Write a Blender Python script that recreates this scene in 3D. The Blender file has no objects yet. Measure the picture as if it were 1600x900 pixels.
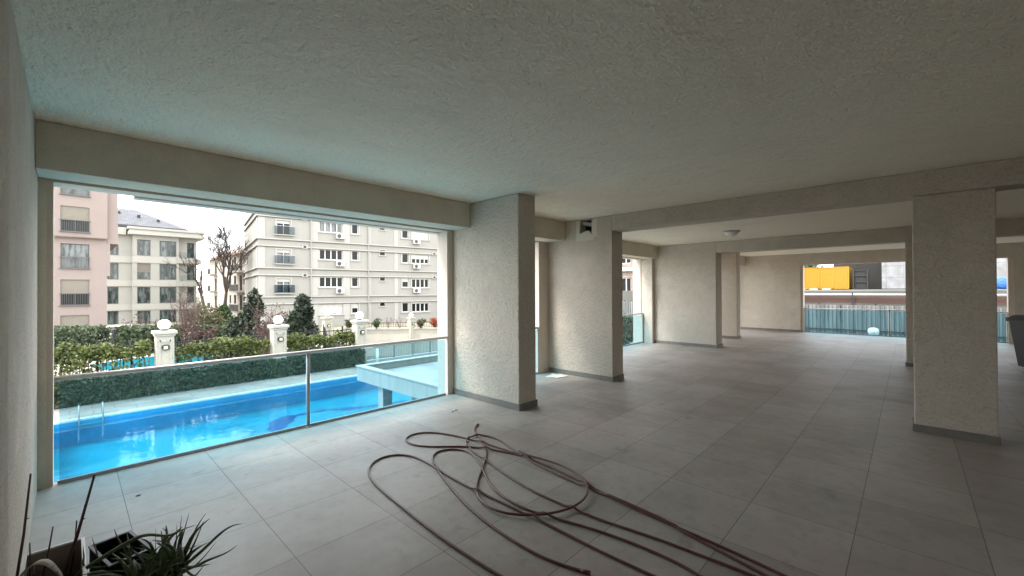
import bpy, bmesh, math, random
from math import radians as R, sin, cos, pi
from mathutils import Vector, Matrix
S = bpy.context.scene
C = S.collection
rnd = random.Random(7)

# ------------------------------------------------------------------ camera, sky, sun, exposure
cd = bpy.data.cameras.new('camera'); cam = bpy.data.objects.new('camera', cd); C.objects.link(cam); S.camera = cam
yaw, pit, rol = R(43.426), R(0.316), R(-0.2636)
f = Vector((cos(yaw)*cos(pit), sin(yaw)*cos(pit), sin(pit)))
rt = Vector((sin(yaw), -cos(yaw), 0)); up = rt.cross(f)
r2 = cos(rol)*rt + sin(rol)*up; u2 = -sin(rol)*rt + cos(rol)*up
m = Matrix((r2, u2, -f)).transposed().to_4x4(); m.translation = Vector((0, 0, 1.6))
cam.matrix_world = m
cd.sensor_width = 36; cd.lens = 653.94/1600*36; cd.clip_start = .03; cd.clip_end = 2000

w = bpy.data.worlds.new('World'); S.world = w; w.use_nodes = True
nt = w.node_tree; nt.nodes.clear()
def N(t, k, **kw):
    n = t.nodes.new(k)
    for a, b in kw.items(): setattr(n, a, b)
    return n
wo = N(nt, 'ShaderNodeOutputWorld'); bg = N(nt, 'ShaderNodeBackground'); bg.inputs[1].default_value = .1
sky = N(nt, 'ShaderNodeTexSky', sky_type='NISHITA'); sky.sun_disc = False
SUN_EL, SUN_AZ = R(52), R(150)         # azimuth measured from +X towards +Y
sky.sun_elevation = SUN_EL; sky.sun_rotation = R(90) - SUN_AZ
tc = N(nt, 'ShaderNodeTexCoord'); mp = N(nt, 'ShaderNodeMapping'); mp.inputs['Scale'].default_value = (1.2, 1.2, 3.2)
no = N(nt, 'ShaderNodeTexNoise'); no.inputs['Scale'].default_value = 2.2; no.inputs['Detail'].default_value = 5
cr = N(nt, 'ShaderNodeValToRGB'); cr.color_ramp.elements[0].position = .36; cr.color_ramp.elements[0].color = (.30, .30, .30, 1)
cr.color_ramp.elements[1].position = .58; cr.color_ramp.elements[1].color = (.97, .97, .97, 1)
mx = N(nt, 'ShaderNodeMixRGB'); mx.inputs[2].default_value = (10.95, 10.8, 10.6, 1)
nt.links.new(tc.outputs['Generated'], mp.inputs[0]); nt.links.new(mp.outputs[0], no.inputs[0]); nt.links.new(no.outputs[0], cr.inputs[0])
nt.links.new(cr.outputs[0], mx.inputs[0]); nt.links.new(sky.outputs[0], mx.inputs[1]); nt.links.new(mx.outputs[0], bg.inputs[0]); nt.links.new(bg.outputs[0], wo.inputs[0])
sl = bpy.data.lights.new('sun', 'SUN'); sl.energy = .9; sl.angle = R(18); sl.color = (1, .95, .88)
so = bpy.data.objects.new('sun', sl); C.objects.link(so)
so.rotation_euler = Vector((cos(SUN_AZ)*cos(SUN_EL), sin(SUN_AZ)*cos(SUN_EL), sin(SUN_EL))).to_track_quat('Z', 'Y').to_euler()
S.view_settings.view_transform = 'Standard'; S.view_settings.look = 'None'; S.view_settings.gamma = 1
S.view_settings.use_curve_mapping = False
S.view_settings.exposure = 2.42
S.render.engine = 'CYCLES'
cy = S.cycles; cy.max_bounces = 14; cy.diffuse_bounces = 7; cy.glossy_bounces = 4; cy.transparent_max_bounces = 16; cy.transmission_bounces = 6
cy.use_denoising = True; cy.sample_clamp_indirect = 6; cy.caustics_reflective = True; cy.blur_glossy = 1.0; cy.caustics_refractive = False

# ------------------------------------------------------------------ materials
MATS = {}
def mat(name, col, rough=.6, bump=(), var=(), metal=0, spec=.5, emis=None):
    """bump: (scale, strength, distance, detail) layers; var: (scale, colour, low, high) noise patches of another colour"""
    if name in MATS: return MATS[name]
    mt = bpy.data.materials.new(name); mt.use_nodes = True; t = mt.node_tree; b = t.nodes['Principled BSDF']
    b.inputs['Roughness'].default_value = rough; b.inputs['Metallic'].default_value = metal
    b.inputs['Specular IOR Level'].default_value = spec
    co = N(t, 'ShaderNodeTexCoord')
    c = N(t, 'ShaderNodeRGB'); c.outputs[0].default_value = (*col, 1); out = c.outputs[0]
    for v in var:
        sc, cc, lo, hi = v[:4]
        mp = N(t, 'ShaderNodeMapping')
        if len(v) > 4: mp.inputs['Scale'].default_value = v[4]
        n = N(t, 'ShaderNodeTexNoise'); n.inputs['Scale'].default_value = sc; n.inputs['Detail'].default_value = 6; n.inputs['Roughness'].default_value = .65
        rp = N(t, 'ShaderNodeMapRange'); rp.inputs['From Min'].default_value = lo; rp.inputs['From Max'].default_value = hi
        mm = N(t, 'ShaderNodeMixRGB'); mm.inputs[2].default_value = (*cc, 1)
        t.links.new(co.outputs['Object'], mp.inputs[0]); t.links.new(mp.outputs[0], n.inputs[0]); t.links.new(n.outputs[0], rp.inputs[0])
        t.links.new(rp.outputs[0], mm.inputs[0]); t.links.new(out, mm.inputs[1]); out = mm.outputs[0]
    t.links.new(out, b.inputs['Base Color'])
    prev = None
    for v in bump:
        sc, st, di, de = v[:4]
        mp = N(t, 'ShaderNodeMapping')
        if len(v) > 4: mp.inputs['Scale'].default_value = v[4]
        n = N(t, 'ShaderNodeTexNoise'); n.inputs['Scale'].default_value = sc; n.inputs['Detail'].default_value = de
        if len(v) > 5: n.inputs['Distortion'].default_value = v[5]
        bp = N(t, 'ShaderNodeBump'); bp.inputs['Strength'].default_value = st; bp.inputs['Distance'].default_value = di
        t.links.new(co.outputs['Object'], mp.inputs[0]); t.links.new(mp.outputs[0], n.inputs[0]); t.links.new(n.outputs[0], bp.inputs['Height'])
        if prev: t.links.new(prev, bp.inputs['Normal'])
        prev = bp.outputs[0]
    if prev: t.links.new(prev, b.inputs['Normal'])
    if emis: b.inputs['Emission Color'].default_value = (*emis[0], 1); b.inputs['Emission Strength'].default_value = emis[1]
    MATS[name] = mt
    return mt

PLASTER = mat('rough_plaster', (.60, .545, .47), .9, bump=[(60, 1, .015, 5), (22, .9, .022, 6), (5, .35, .03, 3)],
              var=[(5, (.54, .485, .415), .48, .75), (48, (.36, .32, .275), .53, .75), (100, (.74, .69, .61), .56, .75), (16, (.45, .41, .35), .6, .8), (1.1, (.70, .645, .56), .5, .75)], spec=.15)
CEIL = mat('ceiling_plaster', (.90, .83, .69), .92, bump=[(60, .9, .014, 5), (24, .9, .022, 7, (1, .6, 1)), (7, .6, .035, 5, (1, .4, 1), .3), (1.3, .4, .10, 2)],
           var=[(1.6, (.84, .775, .64), .45, .75), (42, (.74, .68, .57), .52, .78), (10, (.68, .60, .51), .6, .85, (1, .5, 1))], spec=.15)
BEAM = mat('beam_plaster', (.66, .61, .50), .92, bump=[(60, .9, .010, 5)], var=[(2.2, (.55, .485, .42), .45, .8), (50, (.45, .40, .34), .58, .8)], spec=.15)
WHITE = mat('white_paint', (.60, .52, .44), .6, var=[(8, (.52, .45, .38), .6, .85)])
SKIRT = mat('skirting_tile', (.20, .185, .165), .5, var=[(9, (.15, .14, .125), .45, .7)])
ALU = mat('brushed_aluminium', (.62, .62, .61), .4, metal=.3)
ALUD = mat('dark_aluminium', (.36, .37, .38), .4, metal=.3)
IRON = mat('black_iron', (.02, .02, .022), .5)
STONE = mat('post_stone', (.42, .40, .34), .85, bump=[(30, .5, .01, 5)], var=[(5, (.29, .28, .23), .5, .8), (1.5, (.35, .34, .285), .5, .7)])
CONC = mat('garden_concrete', (.36, .345, .30), .9, bump=[(18, .5, .01, 6)], var=[(2, (.25, .24, .20), .48, .75, (1, 1, .25)), (12, (.30, .285, .24), .5, .8)])
GLOBE = mat('opal_globe', (.86, .86, .86), .25)
DARKW = mat('dark_glass', (.014, .016, .017), .15, spec=.2)

def floor_mat():
    mt = mat('floor_tiles', (.43, .40, .37), .38, bump=[(60, .15, .002, 4)],
             var=[(1.3, (.32, .302, .28), .42, .7), (4.5, (.43, .40, .375), .5, .8), (.55, (.40, .345, .325), .5, .62), (11, (.31, .29, .27), .5, .8), (3.1, (.26, .24, .22), .62, .72), (.7, (.32, .285, .255), .50, .66, (1, .6, 1))])
    t = mt.node_tree; b = t.nodes['Principled BSDF']
    co = N(t, 'ShaderNodeTexCoord'); mp = N(t, 'ShaderNodeMapping'); mp.inputs['Location'].default_value = (-.29, -3.29, 0)
    br = N(t, 'ShaderNodeTexBrick'); br.offset = 0; br.squash = 1
    br.inputs['Color1'].default_value = (1, 1, 1, 1); br.inputs['Color2'].default_value = (.80, .79, .78, 1); br.inputs['Mortar'].default_value = (.36, .345, .32, 1)
    br.inputs['Scale'].default_value = 1; br.inputs['Mortar Size'].default_value = .003; br.inputs['Mortar Smooth'].default_value = .3
    br.inputs['Brick Width'].default_value = .645; br.inputs['Row Height'].default_value = .605; br.inputs['Bias'].default_value = -.2
    t.links.new(co.outputs['Object'], mp.inputs[0]); t.links.new(mp.outputs[0], br.inputs[0])
    old = b.inputs['Base Color'].links[0].from_socket
    mm = N(t, 'ShaderNodeMixRGB', blend_type='MULTIPLY'); mm.inputs[0].default_value = 1
    t.links.new(old, mm.inputs[1]); t.links.new(br.outputs[0], mm.inputs[2]); t.links.new(mm.outputs[0], b.inputs['Base Color'])
    n = N(t, 'ShaderNodeTexNoise'); n.inputs['Scale'].default_value = 2.3; n.inputs['Detail'].default_value = 5
    mr = N(t, 'ShaderNodeMapRange'); mr.inputs['From Min'].default_value = .3; mr.inputs['From Max'].default_value = .7; mr.inputs['To Min'].default_value = .50; mr.inputs['To Max'].default_value = .62
    t.links.new(co.outputs['Object'], n.inputs[0]); t.links.new(n.outputs[0], mr.inputs[0]); t.links.new(mr.outputs[0], b.inputs['Roughness'])
    return mt
FLOOR = floor_mat()

def brick_mat(name, c1, c2, mortar, bw, rh, ms, rough=.7, offset=.5, axes='xyz', scale=1):
    mt = mat(name, c1, rough, bump=[(25, .3, .004, 4)])
    t = mt.node_tree; b = t.nodes['Principled BSDF']
    co = N(t, 'ShaderNodeTexCoord'); sp = N(t, 'ShaderNodeSeparateXYZ'); cb = N(t, 'ShaderNodeCombineXYZ')
    t.links.new(co.outputs['Object'], sp.inputs[0])
    for i, a in enumerate(axes[:2]): t.links.new(sp.outputs['xyz'.index(a)], cb.inputs[i])
    br = N(t, 'ShaderNodeTexBrick'); br.offset = offset
    br.inputs['Color1'].default_value = (*c1, 1); br.inputs['Color2'].default_value = (*c2, 1); br.inputs['Mortar'].default_value = (*mortar, 1)
    br.inputs['Scale'].default_value = scale; br.inputs['Mortar Size'].default_value = ms
    br.inputs['Brick Width'].default_value = bw; br.inputs['Row Height'].default_value = rh
    n = N(t, 'ShaderNodeTexNoise'); n.inputs['Scale'].default_value = 1.7; n.inputs['Detail'].default_value = 5
    rp = N(t, 'ShaderNodeMapRange'); rp.inputs['From Min'].default_value = .3; rp.inputs['From Max'].default_value = .7; rp.inputs['To Min'].default_value = .72; rp.inputs['To Max'].default_value = 1.1
    mm = N(t, 'ShaderNodeMixRGB', blend_type='MULTIPLY'); mm.inputs[0].default_value = 1
    t.links.new(co.outputs['Object'], n.inputs[0]); t.links.new(n.outputs[0], rp.inputs[0]); t.links.new(rp.outputs[0], mm.inputs[2])
    t.links.new(cb.outputs[0], br.inputs[0]); t.links.new(br.outputs[0], mm.inputs[1]); t.links.new(mm.outputs[0], b.inputs['Base Color'])
    return mt
PAVE = brick_mat('deck_paving', (.32, .30, .27), (.27, .255, .23), (.14, .13, .12), .6, .3, .006, .6)
NPAVE = brick_mat('garden_paving', (.38, .33, .28), (.34, .30, .26), (.35, .32, .28), .6, .6, .01, .8)
MOSA = brick_mat('pool_mosaic', (.005, .26, .40), (.004, .235, .37), (.014, .30, .44), .05, .05, .003, .3, 0)
MOSV = brick_mat('pool_mosaic_wall', (.015, .30, .58), (.012, .26, .52), (.03, .33, .58), .05, .05, .003, .3, 0, 'xzy')
COPE = brick_mat('coping_mosaic', (.55, .72, .76), (.70, .80, .80), (.5, .6, .62), .05, .05, .004, .4, 0)
ROOFT = brick_mat('slate_roof', (.12, .125, .14), (.095, .10, .115), (.05, .05, .055), .5, .35, .03, .6, .5)
REDBR = brick_mat('red_brick', (.22, .12, .09), (.17, .09, .07), (.32, .28, .25), .25, .08, .012, .85, .5, 'yzx')

def clearish(name, tint, rough, ior=1.45, diffuse=None, bump=None, k=1.0):
    """thin clear sheet: tinted straight-through light plus fresnel reflection and a little veil of dirt"""
    mt = bpy.data.materials.new(name); mt.use_nodes = True; t = mt.node_tree; t.nodes.clear()
    o = N(t, 'ShaderNodeOutputMaterial'); tr = N(t, 'ShaderNodeBsdfTransparent'); tr.inputs[0].default_value = (*tint, 1)
    gl = N(t, 'ShaderNodeBsdfGlossy'); gl.inputs['Roughness'].default_value = rough
    fr = N(t, 'ShaderNodeFresnel'); fr.inputs['IOR'].default_value = ior
    ms = N(t, 'ShaderNodeMixShader'); last = tr.outputs[0]
    if diffuse:
        df = N(t, 'ShaderNodeBsdfDiffuse'); df.inputs[0].default_value = (*diffuse[0], 1)
        m2 = N(t, 'ShaderNodeMixShader'); m2.inputs[0].default_value = diffuse[1]
        t.links.new(last, m2.inputs[1]); t.links.new(df.outputs[0], m2.inputs[2]); last = m2.outputs[0]
    if bump:
        co = N(t, 'ShaderNodeTexCoord'); mp = N(t, 'ShaderNodeMapping'); mp.inputs['Scale'].default_value = bump[3]
        n = N(t, 'ShaderNodeTexNoise'); n.inputs['Scale'].default_value = bump[0]; n.inputs['Detail'].default_value = 3; n.inputs['Distortion'].default_value = .6
        bp = N(t, 'ShaderNodeBump'); bp.inputs['Strength'].default_value = bump[1]; bp.inputs['Distance'].default_value = bump[2]
        t.links.new(co.outputs['Object'], mp.inputs[0]); t.links.new(mp.outputs[0], n.inputs[0]); t.links.new(n.outputs[0], bp.inputs['Height'])
        t.links.new(bp.outputs[0], gl.inputs['Normal']); t.links.new(bp.outputs[0], fr.inputs['Normal'])
    ge = N(t, 'ShaderNodeNewGeometry'); iv = N(t, 'ShaderNodeMath', operation='SUBTRACT'); iv.inputs[0].default_value = 1; t.links.new(ge.outputs['Backfacing'], iv.inputs[1])
    mu = N(t, 'ShaderNodeMath', operation='MULTIPLY'); t.links.new(fr.outputs[0], mu.inputs[0]); t.links.new(iv.outputs[0], mu.inputs[1])   # a thin sheet has no inner total reflection
    t.links.new(mu.outputs[0], ms.inputs[0]); t.links.new(last, ms.inputs[1]); t.links.new(gl.outputs[0], ms.inputs[2]); t.links.new(ms.outputs[0], o.inputs[0])
    return mt
GLASS = clearish('blue_tinted_glass', (.68, .87, .94), .02, 1.45, ((.38, .55, .58), .10))
BALG = clearish('smoked_balcony_glass', (.6, .65, .68), .03, 1.5)
WATER = clearish('water_surface', (.40, .98, 1), .06, 1.27, bump=(3.2, .16, .03, (1, 1.4, 1)))

def leaf_mat(name, col, col2, tr=.25):
    mt = bpy.data.materials.new(name); mt.use_nodes = True; t = mt.node_tree; b = t.nodes['Principled BSDF']; b.inputs['Roughness'].default_value = .55
    g = N(t, 'ShaderNodeNewGeometry'); co = N(t, 'ShaderNodeTexCoord'); n = N(t, 'ShaderNodeTexNoise'); n.inputs['Scale'].default_value = 2.5
    ad = N(t, 'ShaderNodeMath', operation='ADD'); mr = N(t, 'ShaderNodeMapRange'); mr.inputs['From Min'].default_value = .45; mr.inputs['From Max'].default_value = 1.45
    mm = N(t, 'ShaderNodeMixRGB'); mm.inputs[1].default_value = (*col, 1); mm.inputs[2].default_value = (*col2, 1)
    t.links.new(co.outputs['Object'], n.inputs[0]); t.links.new(n.outputs[0], ad.inputs[0]); t.links.new(g.outputs['Random Per Island'], ad.inputs[1])
    t.links.new(ad.outputs[0], mr.inputs[0]); t.links.new(mr.outputs[0], mm.inputs[0]); t.links.new(mm.outputs[0], b.inputs['Base Color'])
    tl = N(t, 'ShaderNodeBsdfTranslucent'); t.links.new(mm.outputs[0], tl.inputs[0]); ms = N(t, 'ShaderNodeMixShader'); ms.inputs[0].default_value = tr
    o = t.nodes['Material Output']; t.links.new(b.outputs[0], ms.inputs[1]); t.links.new(tl.outputs[0], ms.inputs[2]); t.links.new(ms.outputs[0], o.inputs[0])
    return mt
LF_LIGHT = leaf_mat('yellow_green_leaves', (.022, .034, .012), (.17, .205, .055))
LF_DARK = leaf_mat('dark_hedge_leaves', (.028, .045, .028), (.11, .15, .075))
LF_MID = leaf_mat('mid_green_leaves', (.022, .04, .014), (.085, .13, .045))
LF_CON = leaf_mat('conifer_needles', (.010, .020, .013), (.04, .06, .034), .1)
LF_GCON = leaf_mat('bright_conifer_needles', (.015, .045, .014), (.05, .11, .03), .15)
LF_RED = leaf_mat('reddish_leaves', (.05, .03, .025), (.13, .08, .07))
LF_OLIVE = leaf_mat('olive_leaves', (.04, .042, .016), (.11, .11, .04))
LF_FLAME = leaf_mat('orange_red_leaves', (.18, .035, .015), (.40, .10, .035))
LF_ALOE = leaf_mat('aloe_leaves', (.035, .055, .024), (.11, .15, .06), .05)
BARK = mat('grey_bark', (.07, .055, .045), .9, bump=[(20, .6, .02, 5)], var=[(4, (.11, .095, .08), .5, .8)])
TWIG = mat('reddish_twig', (.085, .05, .042), .8)

# ------------------------------------------------------------------ mesh helpers
class MB:
    def __init__(s): s.v = []; s.f = []; s.smooth = False
    def box(s, x0, x1, y0, y1, z0, z1, skip=''):
        if x0 > x1: x0, x1 = x1, x0
        if y0 > y1: y0, y1 = y1, y0
        if z0 > z1: z0, z1 = z1, z0
        n = len(s.v); s.v += [(x, y, z) for z in (z0, z1) for y in (y0, y1) for x in (x0, x1)]
        F = {'b': (0, 2, 3, 1), 't': (4, 5, 7, 6), 's': (0, 1, 5, 4), 'n': (2, 6, 7, 3), 'w': (0, 4, 6, 2), 'e': (1, 3, 7, 5)}
        s.f += [tuple(n+i for i in q) for k, q in F.items() if k not in skip]
        return s
    def quad(s, *p): n = len(s.v); s.v += [tuple(q) for q in p]; s.f.append(tuple(range(n, n+len(p)))); return s
    def tube(s, pts, rad, k=8, caps=True):
        pts = [Vector(p) for p in pts]; base = len(s.v); up0 = None
        for i, p in enumerate(pts):
            d = (pts[min(i+1, len(pts)-1)] - pts[max(i-1, 0)])
            d = d.normalized() if d.length > 1e-9 else Vector((0, 0, 1))
            if up0 is None: up0 = d.orthogonal().normalized()
            up0 = (up0 - d*up0.dot(d)); up0 = up0.normalized() if up0.length > 1e-6 else d.orthogonal().normalized()
            sd = d.cross(up0); r = rad[i] if isinstance(rad, (list, tuple)) else rad
            for j in range(k):
                a = 2*pi*j/k; s.v.append(tuple(p + up0*(r*cos(a)) + sd*(r*sin(a))))
        for i in range(len(pts)-1):
            for j in range(k):
                a = base+i*k+j; b = base+i*k+(j+1) % k; s.f.append((a, b, b+k, a+k))
        if caps: s.f.append(tuple(base+j for j in reversed(range(k)))); s.f.append(tuple(base+(len(pts)-1)*k+j for j in range(k)))
        return s
    def lathe(s, prof, c=(0, 0, 0), k=24):
        base = len(s.v)
        for r, z in prof:
            for j in range(k): a = 2*pi*j/k; s.v.append((c[0]+r*cos(a), c[1]+r*sin(a), c[2]+z))
        for i in range(len(prof)-1):
            for j in range(k):
                a = base+i*k+j; b = base+i*k+(j+1) % k; s.f.append((a, b, b+k, a+k))
        return s
    def prism(s, poly, z0, z1):
        n = len(s.v); k = len(poly); s.v += [(x, y, z0) for x, y in poly] + [(x, y, z1) for x, y in poly]
        s.f += [tuple(n+i for i in reversed(range(k))), tuple(n+k+i for i in range(k))]
        s.f += [(n+i, n+(i+1) % k, n+k+(i+1) % k, n+k+i) for i in range(k)]
        return s
    def build(s, name, m, parent=None, smooth=False, bevel=0, **props):
        me = bpy.data.meshes.new(name); me.from_pydata(s.v, [], s.f); me.update(); me.materials.append(m)
        if smooth:
            for p in me.polygons: p.use_smooth = True
        o = bpy.data.objects.new(name, me); C.objects.link(o)
        if parent: o.parent = parent
        if bevel:
            b = o.modifiers.new('bevel', 'BEVEL'); b.width = bevel; b.segments = 2; b.limit_method = 'ANGLE'
        for k, v in props.items(): o[k] = v
        return o
def empty(name, loc, label, cat, group=None, rz=0):
    o = bpy.data.objects.new(name, None); C.objects.link(o); o.location = loc; o.rotation_euler.z = rz; o.empty_display_size = .1
    o['label'] = label; o['category'] = cat
    if group: o['group'] = group
    return o
def tag(o, label, cat, group=None):
    o['label'] = label; o['category'] = cat
    if group: o['group'] = group
    return o
def struct(o): o['kind'] = 'structure'; return o
def copy_tree(o, parent=None):
    c = o.copy(); C.objects.link(c)
    if parent: c.parent = parent
    for ch in list(o.children): copy_tree(ch, c)
    return c
def catmull(P, n):
    out = []
    for i in range(len(P)-1):
        a, b, c, d = P[max(i-1, 0)], P[i], P[i+1], P[min(i+2, len(P)-1)]
        for k in range(n):
            t = k/n; out.append(tuple(.5*((2*b[j])+(-a[j]+c[j])*t+(2*a[j]-5*b[j]+4*c[j]-d[j])*t*t+(-a[j]+3*b[j]-3*c[j]+d[j])*t**3) for j in range(len(a))))
    out.append(tuple(P[-1])); return out

def holed(mb, u0, u1, z0, z1, holes, y=0, depth=.25):
    """a facade sheet in the x-z plane facing -y with real openings and their reveals"""
    us = sorted({u0, u1, *[h[0] for h in holes], *[h[1] for h in holes]}); zs = sorted({z0, z1, *[h[2] for h in holes], *[h[3] for h in holes]})
    us = [u for u in us if u0 <= u <= u1]; zs = [z for z in zs if z0 <= z <= z1]
    for i in range(len(us)-1):
        for j in range(len(zs)-1):
            cu, cz = (us[i]+us[i+1])/2, (zs[j]+zs[j+1])/2
            if any(h[0] < cu < h[1] and h[2] < cz < h[3] for h in holes): continue
            mb.quad((us[i], y, zs[j]), (us[i+1], y, zs[j]), (us[i+1], y, zs[j+1]), (us[i], y, zs[j+1]))
    for a, b, c, d in holes:
        a, b, c, d = max(a, u0), min(b, u1), max(c, z0), min(d, z1)
        mb.quad((a, y, c), (a, y+depth, c), (b, y+depth, c), (b, y, c)); mb.quad((a, y, d), (b, y, d), (b, y+depth, d), (a, y+depth, d))
        mb.quad((a, y, c), (a, y, d), (a, y+depth, d), (a, y+depth, c)); mb.quad((b, y, c), (b, y+depth, c), (b, y+depth, d), (b, y, d))

# ------------------------------------------------------------------ THE COVERED TERRACE (large structure)
H, XL, XF, YO, YB = 2.9, -.18, 18.6, 5.14, -6.2
fm = MB(); fm.box(XL-.1, 6.6, YB-.2, YO+.09, -.24, 0, skip='e'); fm.box(6.6, XF+.35, YB-.2, 5.94, -.24, 0, skip='w'); struct(fm.build('floor', FLOOR))
cm = MB(); cm.box(XL-.3, 6.6, YB-.3, YO+.4, H, H+.35, skip='e'); cm.box(6.6, XF+.5, YB-.3, 6.2, H, H+.35, skip='w')
struct(cm.build('ceiling', CEIL))
lw = MB(); lw.box(XL-.3, XL, YB-.2, YO+.35, -.3, H); lw.box(XL, XL+.03, YB, 2.34, 0, H)
struct(lw.build('wall_left', PLASTER, bevel=.012))
wbk = MB(); wbk.box(XL, .4, YB-.3, YB, 0, H); wbk.box(2.6, XF, YB-.3, YB, 0, H); wbk.box(.4, 2.6, YB-.3, YB, 0, 1.2); wbk.box(.4, 2.6, YB-.3, YB, 2.35, H); struct(wbk.build('wall_back', PLASTER))  # unseen opening behind the camera, added to let fill light in
struct(MB().box(XL, XL+.05, YO-.02, YO+.3, 0, 2.53).build('door_reveal', BEAM))
# facade beam: inner downstand, groove, outer lintel
def facade_beam(x0, x1, d=0):
    b = MB(); b.box(x0, x1, 4.73+d, 5.09+d, 2.53, H-.002); b.box(x0, x1, 5.09+d, 5.135+d, 2.60, H-.002)
    struct(b.build('facade_beam', BEAM, bevel=.008))
    b = MB(); b.box(x0, x1, 5.135+d, 5.36+d, 2.515, H-.002); struct(b.build('outer_lintel', WHITE))
for a, b, d in ((XL, 4.1, 0), (4.47, 6.48, 0), (6.86, 12.1, .71), (12.6, XF, 0)): facade_beam(a, b, d)
b = MB(); b.box(.42, 4.1, 5.36, 5.5, 2.50, 2.72); struct(b.build('eaves_strip', WHITE, bevel=.01))
def cross_beam(x0, x1, z, y0=3.70, y1=YB+.002):
    struct(MB().box(x0, x1, y1, y0, z, H-.002).build('cross_beam', PLASTER, bevel=.008))
cross_beam(6.483, 6.84, 2.635, 3.738); cross_beam(12.103, 12.58, 2.60, 3.798)
def pillar(x0, x1, y0, y1, z1, label, skirt='wes', white=False, niche=None):
    t = empty('concrete_pillar', ((x0+x1)/2, (y0+y1)/2, 0), label, 'pillar', 'plastered pillars carrying the ceiling')
    cx, cy = t.location.x, t.location.y
    b = MB()
    if niche:
        ny0, ny1, nz0, nz1, nd = niche
        b.box(x0-cx, x1-cx, y0-cy, y1-cy, 0, z1, skip='w')
        hb = MB(); holed(hb, -y1, -y0, 0, z1, [(-ny1, -ny0, nz0, nz1)], 0, nd)
        n = len(b.v); b.v += [(x0+p[1]-cx, -p[0]-cy, p[2]) for p in hb.v]; b.f += [tuple(n+i for i in q) for q in hb.f]
    else: b.box(x0-cx, x1-cx, y0-cy, y1-cy, 0, z1)
    b.build('shaft', PLASTER, t, bevel=0 if niche else .012)
    s = MB(); h = .085; e = .014
    if 'w' in skirt: s.box(x0-cx-e, x0-cx, y0-cy-e, y1-cy, .002, h)
    if 's' in skirt: s.box(x0-cx, x1-cx+(e if 'e' in skirt else 0), y0-cy-e, y0-cy, .002, h)
    if 'e' in skirt: s.box(x1-cx, x1-cx+e, y0-cy, y1-cy, .002, h)
    if 'n' in skirt: s.box(x0-cx, x1-cx, y1-cy, y1-cy+e, .002, h)
    s.build('skirting', SKIRT, t)
    return t
pillar(4.1, 4.45, 3.76, 5.14, H-.004, 'large rough plaster pillar between the pool opening and the coiled hose, nearest on the left side')
p2 = pillar(6.48, 6.85, 3.74, 5.14, H-.004, 'plaster pillar with a broken square hole and pipe near the ceiling', niche=(4.14, 4.40, 2.62, 2.885, .22))
pillar(12.1, 12.58, 3.8, 5.55, H-.004, 'plain wide plaster pillar beyond the one with the hole, behind the ceiling lamp')
pillar(14.75, 15.1, 4.0, 5.14, H-.004, 'narrow slice of plaster pillar in front of the far end wall')
pillar(6.51, 6.83, -.66, -.04, 2.634, 'big dark plaster pillar at right, nearest on the right side', skirt='wesn')
pillar(11.82, 12.3, -.5, .04, 2.599, 'narrow edge of the rear pillar half hidden by the big right pillar', skirt='wesn')
# niche dressing
nm = MB(); nx = 6.48-p2.location.x; ny = p2.location.y
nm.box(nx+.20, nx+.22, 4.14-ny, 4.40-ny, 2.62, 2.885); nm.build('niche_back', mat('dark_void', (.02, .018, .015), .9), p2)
nm = MB(); nm.tube([(nx+.10, 4.12-ny, 2.83), (nx+.09, 4.22-ny, 2.80), (nx+.1, 4.33-ny, 2.83), (nx+.1, 4.40-ny, 2.86)], .04, 12); nm.build('pipe', mat('grey_pipe', (.45, .44, .42), .5), p2, True)
nm = MB()
for a, b_, c, d in ((4.40, 4.475, 2.50, 2.89), (4.02, 4.14, 2.56, 2.89)): nm.box(nx-.006, nx, a-ny, b_-ny, c, d)
nm.prism([(0, 0)]*3, 0, 0) if False else None
n = len(nm.v)
poly = [(4.475, 2.50), (4.10, 2.50), (4.06, 2.555), (4.14, 2.61), (4.22, 2.68), (4.30, 2.665), (4.40, 2.63)]
nm.v += [(nx-.012, y-ny, z) for y, z in poly] + [(nx+.05, y-ny, z) for y, z in poly]; k = len(poly)
nm.f += [tuple(n+i for i in range(k)), tuple(n+k+i for i in reversed(range(k)))] + [(n+i, n+k+i, n+k+(i+1) % k, n+(i+1) % k) for i in range(k)]
nm.build('patch_render', mat('patch_plaster', (.66, .62, .54), .9, bump=[(30, .8, .01, 5)]), p2)
# facade piers and white jambs
def jamb(x0, x1, z1=2.525, y0=YO+.004, y1=5.40): struct(MB().box(x0, x1, y0, y1, -.3, z1).build('window_jamb', WHITE, bevel=.004))
jamb(3.99, 4.12); jamb(6.19, 6.5)
struct(MB().box(XL+.05, XL+.085, YO+.004, 5.40, -.3, 2.525).build('window_jamb', WHITE))
struct(MB().box(11.95, 12.56, 5.552, 5.90, 0, 2.525).build('facade_pier', PLASTER)); struct(MB().box(11.93, 12.56, 5.902, 6.16, -.3, 2.6).build('window_jamb', WHITE)); struct(MB().box(6.5, 6.86, 5.381, 6.1, -.3, H-.01).build('facade_pier', BEAM))
wf = MB(); wf.box(14.76, 15.1, YO, 5.4, 0, 2.53); wf.box(18.3, XF, YO, 5.4, 0, 2.53); struct(wf.build('wall_front', PLASTER))
sw = MB(); sw.box(12.58, 12.6, 5.14, 5.55, 0, 2.53); struct(sw.build('facade_pier', PLASTER))
for a, b_ in ((4.1, 4.47), (6.5, 6.86)): struct(MB().box(a+.02, b_, YO, 5.38, -.3, H-.01).build('facade_pier', BEAM))
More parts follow.
